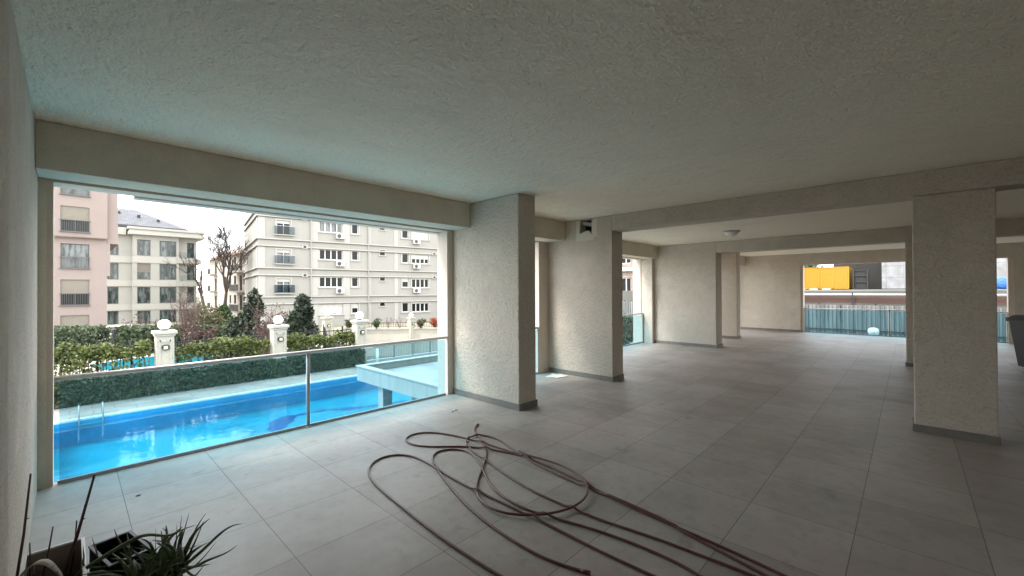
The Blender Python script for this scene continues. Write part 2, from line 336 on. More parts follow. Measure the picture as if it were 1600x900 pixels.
# far end wall with two openings
fe = MB(); fe.box(XF, XF+.3, 2.9, YO, 0, H); fe.box(XF, XF+.3, YB, 2.9, 2.48, H); fe.box(XF, XF+.3, -2.72, -2.2, 0, 2.48); fe.box(XF, XF+.3, YB, -3.6, 0, 2.48)
struct(fe.build('wall_far', PLASTER))
fs = MB(); fs.box(XF-.014, XF, 2.9, YO, .002, .085); fs.box(XF-.014, XF, -2.72, -2.2, .002, .085); struct(fs.build('skirting', SKIRT))
fj = MB(); fj.box(XF+.05, XF+.3, 2.82, 2.9, 0, 2.48); fj.box(XF+.05, XF+.3, -2.2, -2.1, 0, 2.48); fj.box(XF+.05, XF+.3, -2.82, -2.72, 0, 2.48)
struct(fj.build('window_jamb', WHITE))
struct(MB().box(XF+.35, XF+.75, YB, 3.1, -.3, -.02).build('outer_ledge', mat('pale_ledge', (.35, .35, .34), .7)))

# ------------------------------------------------------------------ ground, deck, pool water
GZ = -2.2
g = MB()
g.box(-160, 400, 12.1, 500, GZ-.5, GZ); struct(g.build('ground', mat('garden_ground', (.30, .27, .22), .95, var=[(.5, (.12, .15, .07), .45, .6), (6, (.22, .2, .16), .5, .7)])))
struct(MB().box(-160, 400, -200, 12.1, -3.2, -2.7).build('ground', mat('soil', (.16, .14, .11), .95, var=[(3, (.22, .2, .17), .4, .7)])))
dk = MB(); dk.box(-9, 19.3, 10.62, 11.9, -2.7, -.62); dk.box(8.5, 19.3, 5.32, 10.62, -2.7, -.62, skip='n'); dk.box(-9, -.33, 5.42, 10.62, -2.7, -.62); struct(dk.build('pool_deck', PAVE))
kb = MB(); kb.box(-9, 19.3, 11.9, 12.06, -2.7, -.52); struct(kb.build('kerb', mat('kerb_stone', (.38, .40, .38), .8, var=[(4, (.4, .42, .4), .5, .8)])))
struct(MB().box(-.3, XF+5, 5.24, 5.30, -2.7, -.245).build('retaining_wall', CONC))
struct(MB().box(XF+.75, 32, -60, 18.5, -1.2, -.55).build('yard', mat('yard_concrete', (.15, .145, .135), .9, var=[(1, (.11, .105, .095), .4, .7)])))
pool = empty('swimming_pool', (4.5, 8, -.7), 'long blue mosaic swimming pool behind the glass railing', 'swimming pool')
px, py, pz = pool.location

b = MB(); x0, x1, y0, y1, zb = -.2-px, 8.4-px, 5.31-py, 10.5-py, -1.05-pz
b.quad((x0, y0, zb), (x1, y0, zb), (x1, y1, zb), (x0, y1, zb)); b.build('pool_floor', MOSA, pool)
b = MB(); zt = -.64-pz
b.box(x0-.05, x1+.05, y1, y1+.05, zb, zt); b.box(x0-.05, x0, y0, y1, zb, zt); b.box(x1, x1+.05, y0, y1, zb, zt); b.box(x0, x1, y0-.05, y0, zb, zt)
b.build('pool_wall', MOSV, pool)
b = MB(); b.box(x0-.13, x1, y1+.02, y1+.12, -.68-pz, -.612-pz); b.box(x0-.13, x0-.02, y0, y1+.02, -.68-pz, -.612-pz); b.build('coping', COPE, pool)
# dark mosaic swoosh on the pool floor
MOTIF = [(2.62, 8.55), (2.78, 8.95), (3.10, 9.42), (3.45, 9.5), (3.95, 9.42), (4.25, 9.2), (4.9, 8.95), (5.6, 8.8)]
b = MB(); cp = catmull(MOTIF, 8); n = len(cp)
wd = [.04+.17*math.exp(-((i/n-.22)/.13)**2)+.03*sin(i*1.1) + (.07 if .68 < i/n < .78 else 0) for i in range(n)]
for i in range(n-1):
    (xa, ya), (xb, yb) = cp[i], cp[i+1]; dx, dy = xb-xa, yb-ya; l = math.hypot(dx, dy) or 1; nx_, ny_ = -dy/l, dx/l
    b.quad((xa-px+nx_*wd[i], ya-py+ny_*wd[i], zb+.006), (xa-px-nx_*wd[i], ya-py-ny_*wd[i], zb+.006), (xb-px-nx_*wd[i+1], yb-py-ny_*wd[i+1], zb+.006), (xb-px+nx_*wd[i+1], yb-py+ny_*wd[i+1], zb+.006))
b.build('mosaic_motif', mat('navy_mosaic', (.005, .05, .22), .4), pool, label='dark blue curved mosaic motif')
struct(MB().quad((-.2, 5.31, -.7), (8.4, 5.31, -.7), (8.4, 10.5, -.7), (-.2, 10.5, -.7)).build('pool_water', WATER))
# ladder
lad = empty('pool_ladder', (.26, 10.55, -.612), 'small steel pool ladder handrails at the far edge of the pool, left end', 'pool ladder')
for s in (-1, 1):
    x = s*.15; P = catmull([(x, .22, 0), (x, .21, .13), (x, .12, .21), (x, 0, .20), (x, -.07, .10), (x, -.09, -.05), (x, -.09, -.12)], 5)
    MB().tube(P, .011, 8).build('handrail', mat('ladder_steel', (.30, .32, .33), .35, metal=.4), lad, True)
for z in (-.11,): MB().box(-.15, .15, -.12, -.06, z, z+.02).build('step', mat('ladder_steel', (.30, .32, .33), .35, metal=.4), lad)

# neighbouring garden pool + slab terrace
npool = empty('garden_pool', (2.6, 30.5, GZ), 'turquoise pool of the neighbouring garden glimpsed through the hedge', 'swimming pool')
b = MB(); b.box(-3.6, 4.2, -4.2, 3.6, -.02, .04); b.build('pool_rim', NPAVE, npool)
b = MB(); b.prism([(-2.9+cos(a)*.0, 0) for a in ()] or [(-1.6, -2.3), (1.0, -2.9), (3.2, -2.4), (3.5, .6), (1.8, 1.6), (-.8, 1.2), (-1.9, 0)], .041, .05)
b.build('pool_surface', mat('turquoise_water', (.008, .19, .26), .08, bump=[(3, .25, .03, 3)]), npool)
struct(MB().box(-14, 17, 26.0, 35.2, GZ-.1, GZ+.012).build('garden_path', NPAVE))

SL = mat('stained_render', (.36, .37, .35), .88, bump=[(20, .4, .01, 5)], var=[(5, (.22, .23, .22), .5, .78, (1, 1, .12)), (1.5, (.30, .31, .29), .45, .7)])
ter = empty('raised_slab', (4.1, 5.46, 0), 'raised concrete terrace slab on thin columns over the pool, behind the pillar', 'terrace slab')
b = MB(); b.box(0, 3.9, 0, 2.72, -.23, -.10); b.build('slab_deck', SL, ter)
b = MB(); b.box(-.02, .08, 0, 2.82, -.24, .045); b.box(.08, 3.9, 2.72, 2.82, -.24, .045); b.build('parapet', SL, ter)
b = MB(); b.box(-.04, .10, -.002, 2.84, .046, .066); b.box(.10, 3.9, 2.70, 2.84, .046, .066); b.build('parapet_cap', mat('pale_cap', (.42, .43, .41), .8, var=[(6, (.32, .33, .32), .5, .8)]), ter)
for x in (.06, .82, 2.6): MB().box(x, x+.2, 1.92, 2.10, -1.75, -.24).build('column', SL, ter)
b = MB(); b.box(.09, 3.88, .01, 2.71, -.098, -.085); b.build('slab_paving', brick_mat('slab_tiles', (.40, .42, .41), (.34, .36, .35), (.3, .32, .32), .33, .33, .006, .3, 0), ter)

# ------------------------------------------------------------------ glass railings
def railing(name_loc, x0, x1, posts, label, rz=0, endp=(True, True), h=.88):
    t = empty('glass_railing', name_loc, label, 'railing', 'glass railings in the openings', rz)
    MB().tube([(x0, 0, h), (x1, 0, h)], .021, 12).build('handrail', ALU, t, True)
    xs = [x0] + posts + [x1]
    for i in range(len(xs)-1):
        MB().box(xs[i]+.03, xs[i+1]-.03, -.005, .005, .03, h-.03).build('glass_panel', GLASS, t)
    for p in posts:
        q = MB(); q.tube([(p, 0, .0), (p, 0, h-.02)], .021, 12); q.lathe([(.0, .015), (.045, .012), (.045, 0)], (p, 0, 0), 16); q.build('post', ALUD, t, True)
    MB().box(x0+.02, x1-.02, -.014, .014, .0, .03).build('bottom_channel', ALUD, t)
    for e, x in zip(endp, (x0, x1)):
        if e: MB().box(x-.022, x+.022, -.022, .022, 0, h+.01).build('end_post', WHITE, t)
    return t
railing((0, YO+.025, 0), XL+.09, 3.985, [1.94], 'long glass railing with aluminium handrail in front of the pool', endp=(False, False))
railing((0, YO+.025, 0), 4.5, 6.17, [], 'sliver of glass railing between the two nearest left pillars')
railing((0, 5.86, 0), 6.9, 11.92, [9.4], 'glass railing with plants behind it, left of the far plain pillar', endp=(False, True))
railing((XF+.15, 2.82, 0), 0, 4.92, [2.36], 'far end glass railing in front of corrugated fence and yellow container', R(-90))
railing((XF+.15, -2.82, 0), 0, .78, [], 'short glass railing behind the grey wheelie bin', R(-90))

# ------------------------------------------------------------------ ceiling lamp
l = empty('ceiling_lamp', (10.17, 2.86, H-.004), 'round white glass lamp flat on the ceiling beyond the first beam', 'ceiling lamp')
MB().lathe([(0, 0), (.17, 0), (.175, -.012), (.165, -.03), (.14, -.035)], k=32).build('lamp_base', mat('lamp_metal', (.55, .54, .5), .4), l, True)
MB().lathe([(.145, -.03), (.135, -.06), (.10, -.09), (.05, -.108), (.012, -.112), (.012, -.13), (0, -.132)], k=32).build('lamp_shade', mat('opal_glass', (.75, .74, .7), .3), l, True)

# ------------------------------------------------------------------ garden gate posts with globes
def gate_post(x, y, z0, h, s, label, lantern=True, gs=1):
    t = empty('gate_post', (x, y, z0), label, 'gate post', 'stone garden posts with white globe lamps')
    w_ = .155*s
    b = MB(); b.box(-w_, w_, -w_, w_, 0, h-.12*s); b.build('shaft', STONE, t, bevel=.01)
    b = MB()
    for sx in (-1, 1): b.box(sx*w_*.62-.02*s, sx*w_*.62+.02*s, -w_-.012, -w_, .1, h-.2*s)
    b.box(-w_*.62, w_*.62, -w_-.012, -w_, h-.24*s, h-.2*s); b.build('panel_moulding', STONE, t)
    b = MB(); b.box(-w_-.02, w_+.02, -w_-.02, w_+.02, h-.12*s, h-.07*s); b.box(-w_-.05*s, w_+.05*s, -w_-.05*s, w_+.05*s, h-.07*s, h); b.build('cap', STONE, t, bevel=.01)
    r = .118*s*gs
    b = MB(); b.lathe([(.07*s, 0), (.06*s, .03*s), (.05*s, .035*s)], (0, 0, h)); b.build('lamp_collar', IRON, t)
    b = MB(); b.lathe([(r*sin(pi*i/16), -r*cos(pi*i/16)) for i in range(17)], (0, 0, h+r+.01), 24); b.build('globe_lamp', GLOBE, t, True)
    if lantern:
        z = h-.36*s
        b = MB(); q = .06*s
        b.prism([(q*a, q*c) for a, c in ((-1, -.6), (-.6, -1), (.6, -1), (1, -.6), (1, .6), (.6, 1), (-.6, 1), (-1, .6))], 0, .05)
        o = b.build('lantern', IRON, t); o.location = (0, -w_-.005, z); o.rotation_euler.x = R(90)
        b = MB(); b.box(-q*.6, q*.6, -.008, 0, -q*.6, q*.6); o2 = b.build('lantern_lens', mat('lens', (.62, .58, .42), .3), t); o2.location = (0, -w_-.056, z)
    return t
gate_post(1.44, 11.98, -.52, 1.265, 1, 'stone gate post with oval globe lamp, leftmost, in front of the cream block')
gate_post(3.75, 11.98, -.52, 1.245, 1, 'stone gate post with globe lamp between the two light green hedges')
gate_post(5.985, 11.98, -.52, 1.255, 1, 'stone gate post with globe lamp at right end of the light green hedge')
gate_post(8.87, 21.18, GZ, 2.51, 1.2, 'far stone gate post with globe lamp beside the swooping iron gate', gs=1)
gate_post(12.05, 18.55, GZ, 2.43, .85, 'far stone gate post rising from the concrete garden wall, rightmost', gs=1.1)

# garden wall with coping, planter on top
def along(x0, y0, x1, y1): return math.atan2(y1-y0, x1-x0), math.hypot(x1-x0, y1-y0)
ang, L = along(9.75, 20.35, 12.05, 18.45)
gw = empty('garden_wall', (9.75, 20.35, GZ), 'grey concrete garden wall with coping in front of the white apartment block', 'garden wall', rz=ang)
b = MB(); b.box(0, 9, 0, .25, 0, 1.83); b.build('wall', CONC, gw)
b = MB(); b.box(-.03, 9, -.04, .29, 1.831, 1.90); b.build('coping_stone', STONE, gw)
b = MB(); b.box(.02, 3.0, -.03, -.001, .5, 1.60); b.box(3.4, 9, -.03, -.001, .5, 1.60); b.build('render_panel', mat('rendered_panel', (.42, .395, .34), .9, var=[(3, (.31, .29, .25), .5, .75)]), gw)
b = MB(); b.box(-.35, -.06, -.25, .1, 0, 2.02); b.build('end_pier', STONE, gw)
gf = empty('iron_railing', (9.75, 20.35, GZ+1.90), 'low rusty iron railing on top of the concrete garden wall', 'railing', rz=ang)
b = MB()
for z in (.06, .26): b.box(.1, 9, .10, .125, z, z+.02)
for i in range(75): b.box(.1+i*.12, .114+i*.12, .106, .12, 0, .30)
b.build('railing_bars', mat('rusty_iron', (.09, .05, .04), .7), gf)
ang2, L2 = along(8.6, 20.8, 6.3, 13.2)
sg = empty('iron_gate', (8.55, 20.9, GZ), 'black iron garden gate with swooping top between two globe posts', 'gate', rz=ang2)
b = MB()
for i in range(34):
    x = .1+i*.22
    if x > L2: break
    t_ = x/L2; top = 2.25-.65*sin(min(1, t_*2)*pi/2)*(1-t_*.35)+.2*t_
    b.box(x-.011, x+.011, -.011, .011, .1, top)
b.build('bars', IRON, sg)
b = MB(); P = [(.1+i*.22, 0, 2.2-.65*sin(min(1, (.1+i*.22)/L2*2)*pi/2)*(1-(.1+i*.22)/L2*.35)+.2*(.1+i*.22)/L2) for i in range(34)]
b.tube(P, .022, 6); b.tube([(0, 0, .2), (L2, 0, .2)], .02, 6); b.build('top_rail', IRON, sg)
# blue grey bar fence beside walkway
bf = empty('bar_fence', (6.4, 11.95, -.52), 'low fence of thin vertical bars along the walkway beyond the raised slab', 'fence')
b = MB()
for i in range(112): b.box(.1+i*.06, .112+i*.06, -.006, .006, .03, .38)
b.build('bars', mat('grey_bars', (.18, .2, .2), .5), bf)
b = MB(); b.box(0, 6.8, -.012, .012, .38, .41); b.box(0, 6.8, -.012, .012, .02, .04); b.build('rails', mat('grey_bars', (.18, .2, .2), .5), bf)
for x in (.72, 1.42, 2.12, 2.82, 3.52, 4.22, 4.92): MB().box(x-.018, x+.018, -.018, .018, 0, .43).build('post', mat('grey_bars', (.18, .2, .2), .5), bf)
bp = MB(); bp.tube([(0, 0, 0), (0, 0, .40)], .045, 12); bp.lathe([(.045, .40), (.05, .42), (.03, .47), (0, .48)], k=12)
o = bp.build('bollard', mat('pale_post', (.70, .74, .72), .5), None, True); o.location = (6.42, 11.72, -.62); tag(o, 'short pale round bollard at the corner of the walkway bar fence', 'bollard')

# ------------------------------------------------------------------ vegetation
def leaves(n, fn, size, stretch=1.6, flat=None):
    b = MB()
    for _ in range(n):
        r = fn()
        if r is None: continue
        p, sc = r if isinstance(r, tuple) and len(r) == 2 else (r, 1)
        d = Vector((rnd.gauss(0, 1), rnd.gauss(0, 1), rnd.gauss(0, 1))).normalized()
        if flat is not None: d.z *= flat; d.normalize()
        e = d.cross(Vector((rnd.gauss(0, 1), rnd.gauss(0, 1), rnd.gauss(0, 1)))).normalized()
        s = size*rnd.uniform(.6, 1.3)*sc; p = Vector(p); d = d*s*stretch*.5; e = e*s*.5
        b.quad(p-d, p-d*.1+e, p+d, p-d*.1-e)
    return b
def hedge(name, x0, x1, yc, dy, z0, z1, n, size, m, label, cat='hedge', group=None, dens=None, rz=0, loc=None, bumps=.12):
    cx = (x0+x1)/2; t = empty(name, loc or (cx, yc, z0), label, cat, group, rz); hw = (x1-x0)/2; ph = rnd.uniform(0, 9)
    def fn():
        x = rnd.uniform(-hw, hw); y = rnd.uniform(-dy, dy); h = z1-z0
        top = h*(1-bumps*.5+bumps*.35*sin(x*4.1+ph)+bumps*.3*sin(x*11+ph*2)+bumps*.35*sin(x*27+y*19+ph*3)+rnd.gauss(0, bumps*.10))
        z = top*(1-abs(rnd.random()**1.2)) + rnd.gauss(0, .015)
        q = z/h
        if dens and rnd.random() > dens(q, x+cx): return None
        if abs(y) < dy*.55 and q < .75 and rnd.random() < .6: y = math.copysign(rnd.uniform(dy*.7, dy), y)
        return ((x, y, max(z, .01)), 1)
    leaves(n, fn, size).build('foliage', m, t)
    b = MB()
    for i in range(max(3, int((x1-x0)*5))):
        x = -hw+.05+i*(2*hw-.1)/max(2, int((x1-x0)*5)-1); y = rnd.uniform(-dy*.4, dy*.4)
        b.tube([(x, y, 0), (x+rnd.uniform(-.05, .05), y, (z1-z0)*.45), (x+rnd.uniform(-.1, .1), y, (z1-z0)*.85)], [.014, .01, .005], 5)
    b.build('stems', BARK, t)
    return t
def dn(q, x):   # dense foot, thin band where the garden shows through, dense top
    if q < .40: return .85
    if q < .68: return .07+.22*max(0, sin(x*4.3+1))
    return .45+.55*(.5+.5*sin(x*7.3+q*5))
G1 = 'clipped light green hedges on the low wall'
for i, (a, b_, top, lb) in enumerate(((-.55, 1.22, .52, 'light green hedge left of the leftmost globe post'), (1.66, 3.54, .43, 'light green hedge between the two nearest globe posts'), (3.96, 5.92, .37, 'light green hedge between the middle and right globe posts'))):
    hedge('garden_hedge', a, b_, 12.02+.1, .17, -.52, top*1.0+.03, 12500, .05, LF_LIGHT, lb, group=G1, dens=dn, bumps=.15)
# ivy on the near face of the kerb wall
for i, (a, b_, lb) in enumerate(((-.6, 1.2, 'dark ivy clump behind the railing, left end'), (1.2, 3.6, 'dark ivy clump behind the railing, under the middle hedge'), (3.6, 6.05, 'dark ivy clump behind the railing, beside the walkway corner'))):
    hedge('ivy', a, b_, 11.86, .10, -.62, -.05, 9000, .045, LF_DARK, lb, cat='ivy', group='ivy growing along the deck edge', bumps=.2)
# iron fence panels inside the hedge
for a, b_, lb in ((-.7, 1.24, 'black iron fence panel inside the left light green hedge'), (1.64, 3.56, 'black iron fence panel between the two nearest globe posts'), (3.95, 5.79, 'black iron fence panel inside the right light green hedge')):
    t = empty('iron_fence', (a, 12.22, -.52), lb, 'fence', 'black iron fence panels behind the hedges'); W_ = b_-a
    b = MB(); n = int(W_/.13)
    for i in range(n): b.box(.05+i*.13, .064+i*.13, -.007, .007, 0, 1.0)
    for i in range(0, n, 4): b.box(.04+i*.13, .075+i*.13, -.018, .018, 0, 1.08)
    b.build('bars', IRON, t)
    b = MB(); b.box(0, W_, -.012, .012, .95, .975); b.box(0, W_, -.012, .012, .3, .32); b.build('rails', IRON, t)
def hedge_line(x0, y0, x1, y1, top, n, m, label, w_=.6, size=.12):
    a, L_ = along(x0, y0, x1, y1)
    return hedge('garden_hedge', -L_/2, L_/2, 0, w_, GZ, top, n, size, m, label, group='hedges across the neighbouring garden', rz=a, loc=((x0+x1)/2, (y0+y1)/2, GZ), bumps=.06)
hedge_line(-2.2, 40.0, 1.47, 36.3, -.50, 7000, LF_DARK, 'clipped dark green hedge below the pink block')
hedge_line(2.13, 35.6, 3.77, 33.9, -.50, 5000, LF_DARK, 'clipped dark green hedge between pink block and leftmost globe post')
hedge_line(4.18, 33.4, 7.6, 29.8, -.42, 8000, LF_MID, 'clipped green hedge behind the bare reddish shrub')
def conifer(x, y, z0, h, r, m, label, n=5000, size=.07, spread=1.0):
    t = empty('conifer_tree', (x, y, z0), label, 'conifer', 'evergreen conifers in the neighbouring garden')
    MB().tube([(0, 0, 0), (.02, .01, h*.5), (0, 0, h)], [r*.07, r*.045, .008], 7).build('trunk', BARK, t)
    br = []
    for k in range(60):
        q = rnd.random()**.85; br.append((q, rnd.uniform(0, 2*pi), r*((1-q)**.6+.06)*rnd.uniform(.55, 1.25)))
    def fn():
        q, a, L_ = rnd.choice(br); s = rnd.random()**.6
        return ((cos(a)*L_*s+rnd.gauss(0, .05*r), sin(a)*L_*s+rnd.gauss(0, .05*r), h*(.06+.92*q)-L_*s*.18+L_*s*s*.2+rnd.gauss(0, .035*h)), 1)
    leaves(n, fn, size, 2.4).build('foliage', m, t)
    b = MB()
    for q, a, L_ in br[::2]: b.tube([(0, 0, h*(.06+.92*q)), (cos(a)*L_*.8, sin(a)*L_*.8, h*(.06+.92*q))], [.012, .004], 4)
    b.build('branches', BARK, t)
    return t
conifer(6.07, 22.68, GZ, 3.75, .85, LF_CON, 'dark slim conifer left of the middle globe post, behind the reddish shrub', 6000, .10)
conifer(5.5, 23.4, GZ, 2.45, 1.1, LF_CON, 'low wide dark conifer at the foot of the slim conifer', 5000, .10)
conifer(6.15, 16.9, GZ, 3.45, 1.15, LF_CON, 'bushy dark conifer right of the middle globe post', 14000, .075)
conifer(7.06, 33.27, GZ, 2.9, .95, LF_GCON, 'bright green conifer below the big bare tree', 5000, .11)
conifer(7.95, 32.5, GZ, 2.3, .7, LF_MID, 'small green conifer right of the bright green conifer', 3000, .11)

def bare_tree(name, x, y, z0, h, spread, label, cat='bare tree', m=BARK, r0=.22, levels=5, trunk=.35, group=None, lean=(0, 0), kids=(3, 4), extra=None, seed=1, crown=None):
    rr = random.Random(seed)
    t = empty(name, (x, y, z0), label, cat, group)
    tb, bb = MB(), MB(); tips = []
    def grow(mbb, p, d, L_, r, lv):
        n = 4; pts = [p]; q = p.copy(); dd = d.copy()
        for i in range(n):
            dd = (dd + Vector((rr.gauss(0, .10), rr.gauss(0, .10), rr.gauss(0, .06)+.07))).normalized(); q = q+dd*(L_/n); pts.append(q.copy())
        mbb.tube(pts, [r*(1-.11*i) for i in range(n+1)], 7 if lv > 2 else 4, caps=False)
        if lv <= 1: tips.append(pts)
        if lv == 0: return
        for c in range(rr.randint(*kids)):
            s = rr.uniform(.45, 1) if lv < levels else rr.uniform(.8, 1); k = min(n, int(s*n)); b0 = pts[k]
            a = rr.uniform(0, 2*pi); o_ = dd.orthogonal().normalized(); o_ = Matrix.Rotation(a, 3, dd) @ o_
            nd = (dd*rr.uniform(.7, 1.1)+o_*spread*rr.uniform(.5, 1.1)).normalized()
            grow(bb, b0, nd, L_*rr.uniform(.6, .82), max(r*.54, .02*(1 if h > 8 else .12)), lv-1)
    grow(tb, Vector((0, 0, 0)), Vector((lean[0], lean[1], 1)).normalized(), h*trunk, r0, levels)
    tb.build('trunk', m, t, True); bb.build('branches', m, t, True)
    return t, tips
bare_tree('bare_tree', 12.05, 57.1, GZ-.2, 16.5, .72, 'big bare tree with spreading branches against the sky', r0=.22, levels=6, trunk=.32, seed=31, kids=(3, 3))
bare_tree('bare_tree', 11.5, 60.7, GZ-.2, 11.0, .6, 'leaning bare tree behind the big bare tree at the cream block corner', r0=.2, levels=5, trunk=.42, lean=(-.12, .05), seed=11, kids=(2, 3))
def shrub(x, y, z0, h, m, label, cat='shrub', seed=1, leaf=None, nleaf=0, size=.05, stems=14, sp=.5, r0=.018, group=None):
    rr = random.Random(seed); t = empty('bare_shrub' if not leaf else 'leafy_shrub', (x, y, z0), label, cat, group); b = MB(); tips = []
    for i in range(stems):
        a = rr.uniform(0, 2*pi); k = rr.uniform(.1, 1)*sp; H_ = h*rr.uniform(.6, 1)
        P = [Vector((0, 0, 0)), Vector((cos(a)*k*.35, sin(a)*k*.35, H_*.4)), Vector((cos(a)*k*.8, sin(a)*k*.8, H_*.75)), Vector((cos(a)*k+rr.gauss(0, .05), sin(a)*k, H_))]
        b.tube(P, [r0, r0*.8, r0*.5, r0*.25], 5, caps=False)
        for j in range(9):
            s = rr.uniform(.25, 1); i0 = min(2, int(s*3)); p = P[i0].lerp(P[i0+1], s*3-i0); d = Vector((rr.gauss(0, 1), rr.gauss(0, 1), abs(rr.gauss(.8, .6)))).normalized()*h*rr.uniform(.1, .25)
            b.tube([p, p+d*.5+Vector((0, 0, .01)), p+d], [r0*.4, r0*.3, r0*.15], 4, caps=False); tips.append((p, p+d))
            for q in range(2):
                e = Vector((rr.gauss(0, 1), rr.gauss(0, 1), rr.gauss(.4, .7))).normalized()*h*.08; b.tube([p+d*.7, p+d*.7+e], [r0*.22, r0*.12], 3, caps=False)
    b.build('branches', m, t)
    if leaf:
        def fn():
            a, c = rnd.choice(tips); s = rnd.random(); p = a.lerp(c, s); return ((p.x+rnd.gauss(0, .06*h), p.y+rnd.gauss(0, .06*h), max(.02, p.z+rnd.gauss(0, .06*h))), 1)
        leaves(nleaf, fn, size).build('foliage', leaf, t)
    return t
shrub(4.56, 30.1, GZ, 4.3, TWIG, 'tall bare reddish shrub right of the leftmost globe post', seed=3, stems=16, sp=1.1, r0=.03)
shrub(5.1, 29.6, GZ, 1.9, TWIG, 'low dense reddish brown shrub below the tall bare shrub', seed=4, leaf=LF_RED, nleaf=1500, size=.09, stems=16, sp=1.0, r0=.02)
shrub(6.13, 32.8, GZ, 2.9, TWIG, 'olive green loose shrub between bare shrub and bright conifer', seed=5, leaf=LF_OLIVE, nleaf=3500, size=.09, stems=16, sp=1.3, r0=.025)
shrub(3.3, 35.8, GZ, 2.0, TWIG, 'brownish shrub above the hedge, left of the leftmost globe lamp', seed=6, leaf=LF_RED, nleaf=1500, size=.08, sp=.8)
shrub(5.75, 20.1, GZ, 3.6, TWIG, 'slender bare sapling just left of the middle globe post', seed=8, stems=5, sp=.35, r0=.022)
shrub(6.25, 20.4, GZ, 3.1, TWIG, 'reddish leafed shrub between the two dark conifers', seed=9, leaf=LF_RED, nleaf=2600, size=.06, stems=14, sp=.75, r0=.02)
zt_ = GZ+1.9
for x, y, h, m_, lb, sd in ((9.55, 20.25, .55, LF_OLIVE, 'olive planter bush on the wall, near the swooping gate', 21), (9.95, 19.95, .5, LF_FLAME, 'orange red leafed plant on the garden wall, leftmost', 22),
        (10.62, 19.5, .5, LF_MID, 'pointed green plant on the wall right of the right globe post', 23), (12.35, 18.15, .5, LF_OLIVE, 'olive plant on the wall right of the rightmost globe post', 24)):
    shrub(x, y, zt_-.05, h, TWIG, lb, seed=sd, leaf=m_, nleaf=900, size=.045, stems=9, sp=.22, r0=.008, group='plants on the garden wall')
for x, y, lb, sd in ((13.0, 17.75, 'flame red leafed plant at right end of the garden wall', 25), (13.3, 17.55, 'flame red leafed plant at the very end of the wall, beside the white jamb', 26)):
    shrub(x, y, zt_-.05, .55, TWIG, lb, seed=sd, leaf=LF_FLAME, nleaf=1000, size=.045, stems=10, sp=.28, r0=.008, group='plants on the garden wall')
for x, y, sd, lb in ((11.15, 19.3, 27, 'thin bare twiggy plant in the middle of the garden wall'), (11.6, 18.9, 28, 'thin bare twiggy plant near the rightmost globe post')):
    shrub(x, y, zt_-.05, .6, TWIG, lb, seed=sd, stems=7, sp=.35, r0=.007, group='plants on the garden wall')

# ------------------------------------------------------------------ apartment blocks
SHUT = mat('beige_shutter', (.22, .20, .165), .7, bump=[(1, .0, .01, 1)])
WSHUT = mat('white_shutter', (.5, .495, .47), .7)
PVC = mat('white_pvc', (.58, .58, .56), .4)
CURT = mat('curtain_glass', (.16, .18, .18), .15, var=[(2, (.04, .05, .05), .45, .6, (2, 1, .4))], spec=.4)
TEAL = mat('teal_glass', (.035, .055, .055), .1, var=[(1.2, (.13, .165, .155), .48, .56, (2.5, 1, .35)), (2.0, (.015, .022, .022), .5, .6, (1.5, 1, .5))], spec=.5)
def window(t, a, b_, c, d, nm='window', mull=1, pane=DARKW, frame=PVC, fw=.06, depth=.17, shutter=None, sm=SHUT, bars=None, y=0, wh=None, rail=True):
    f_ = MB()
    f_.box(a, b_, y+depth-.05, y+depth, c, c+fw); f_.box(a, b_, y+depth-.05, y+depth, d-fw, d); f_.box(a, a+fw, y+depth-.05, y+depth, c+fw, d-fw); f_.box(b_-fw, b_, y+depth-.05, y+depth, c+fw, d-fw)
    for i in range(1, mull+1):
        x = a+(b_-a)*i/(mull+1); f_.box(x-fw*.6, x+fw*.6, y+depth-.05, y+depth, c+fw, d-fw)
    o = f_.build(nm, frame, t)
    MB().box(a+.01, b_-.01, y+depth, y+depth+.02, c+.01, d-.01).build('pane', pane, o)
    if shutter is not None:
        s = MB(); z = d
        while z > shutter+.04: s.box(a+.01, b_-.01, y+depth-.08+(.012 if int(z*100) % 2 else 0), y+depth-.055, max(shutter, z-.085), z-.006); z -= .09
        s.build('shutter', sm, o)
    return o
def surround(mb, a, b_, c, d, w_=.12, p=.05, y=0):
    mb.box(a-w_, b_+w_, y-p, y, d, d+w_); mb.box(a-w_-.05, b_+w_+.05, y-p-.06, y, c-.09, c); mb.box(a-w_, a, y-p, y, c, d); mb.box(b_, b_+w_, y-p, y, c, d)

# white block
WB = mat('white_render', (.295, .288, .264), .85, bump=[(15, .2, .01, 4)], var=[(.5, (.27, .262, .238), .45, .7, (1, 1, .3)), (3, (.21, .20, .178), .62, .85, (1, 1, .12))])
WBT = mat('white_trim', (.36, .353, .328), .8, var=[(4, (.27, .26, .24), .55, .8)])
PIPE = mat('downpipe', (.30, .29, .27), .6)
wb = empty('apartment_block', (13.04, 47.61, 0), 'large white apartment block with cornice bands and air conditioners', 'apartment block', rz=R(-9.5))
holes = []; wins = []
for k in range(5):
    o3 = (k-1)*3.03
    if k > 0: wins.append(('door', 1.67, 2.95, 1.44+o3, 2.93+o3, k))
    wins.append(('quad', 5.75, 8.23, 2.03+o3, 3.18+o3, k)); wins.append(('slim', 9.18, 9.97, 2.05+o3, 3.2+o3, k))
    wins.append(('vent', 12.45, 13.06, 2.80+o3, 3.43+o3, k)); wins.append(('slim', 15.2, 16.09, 1.99+o3, 3.2+o3, k)); wins.append(('trip', 16.46, 18.8, 1.97+o3, 3.09+o3, k))
holes = [w_[1:5] for w_ in wins]
b = MB(); holed(b, 0, 27, GZ-.3, 13.5, holes, 0, .22); sa = R(90)
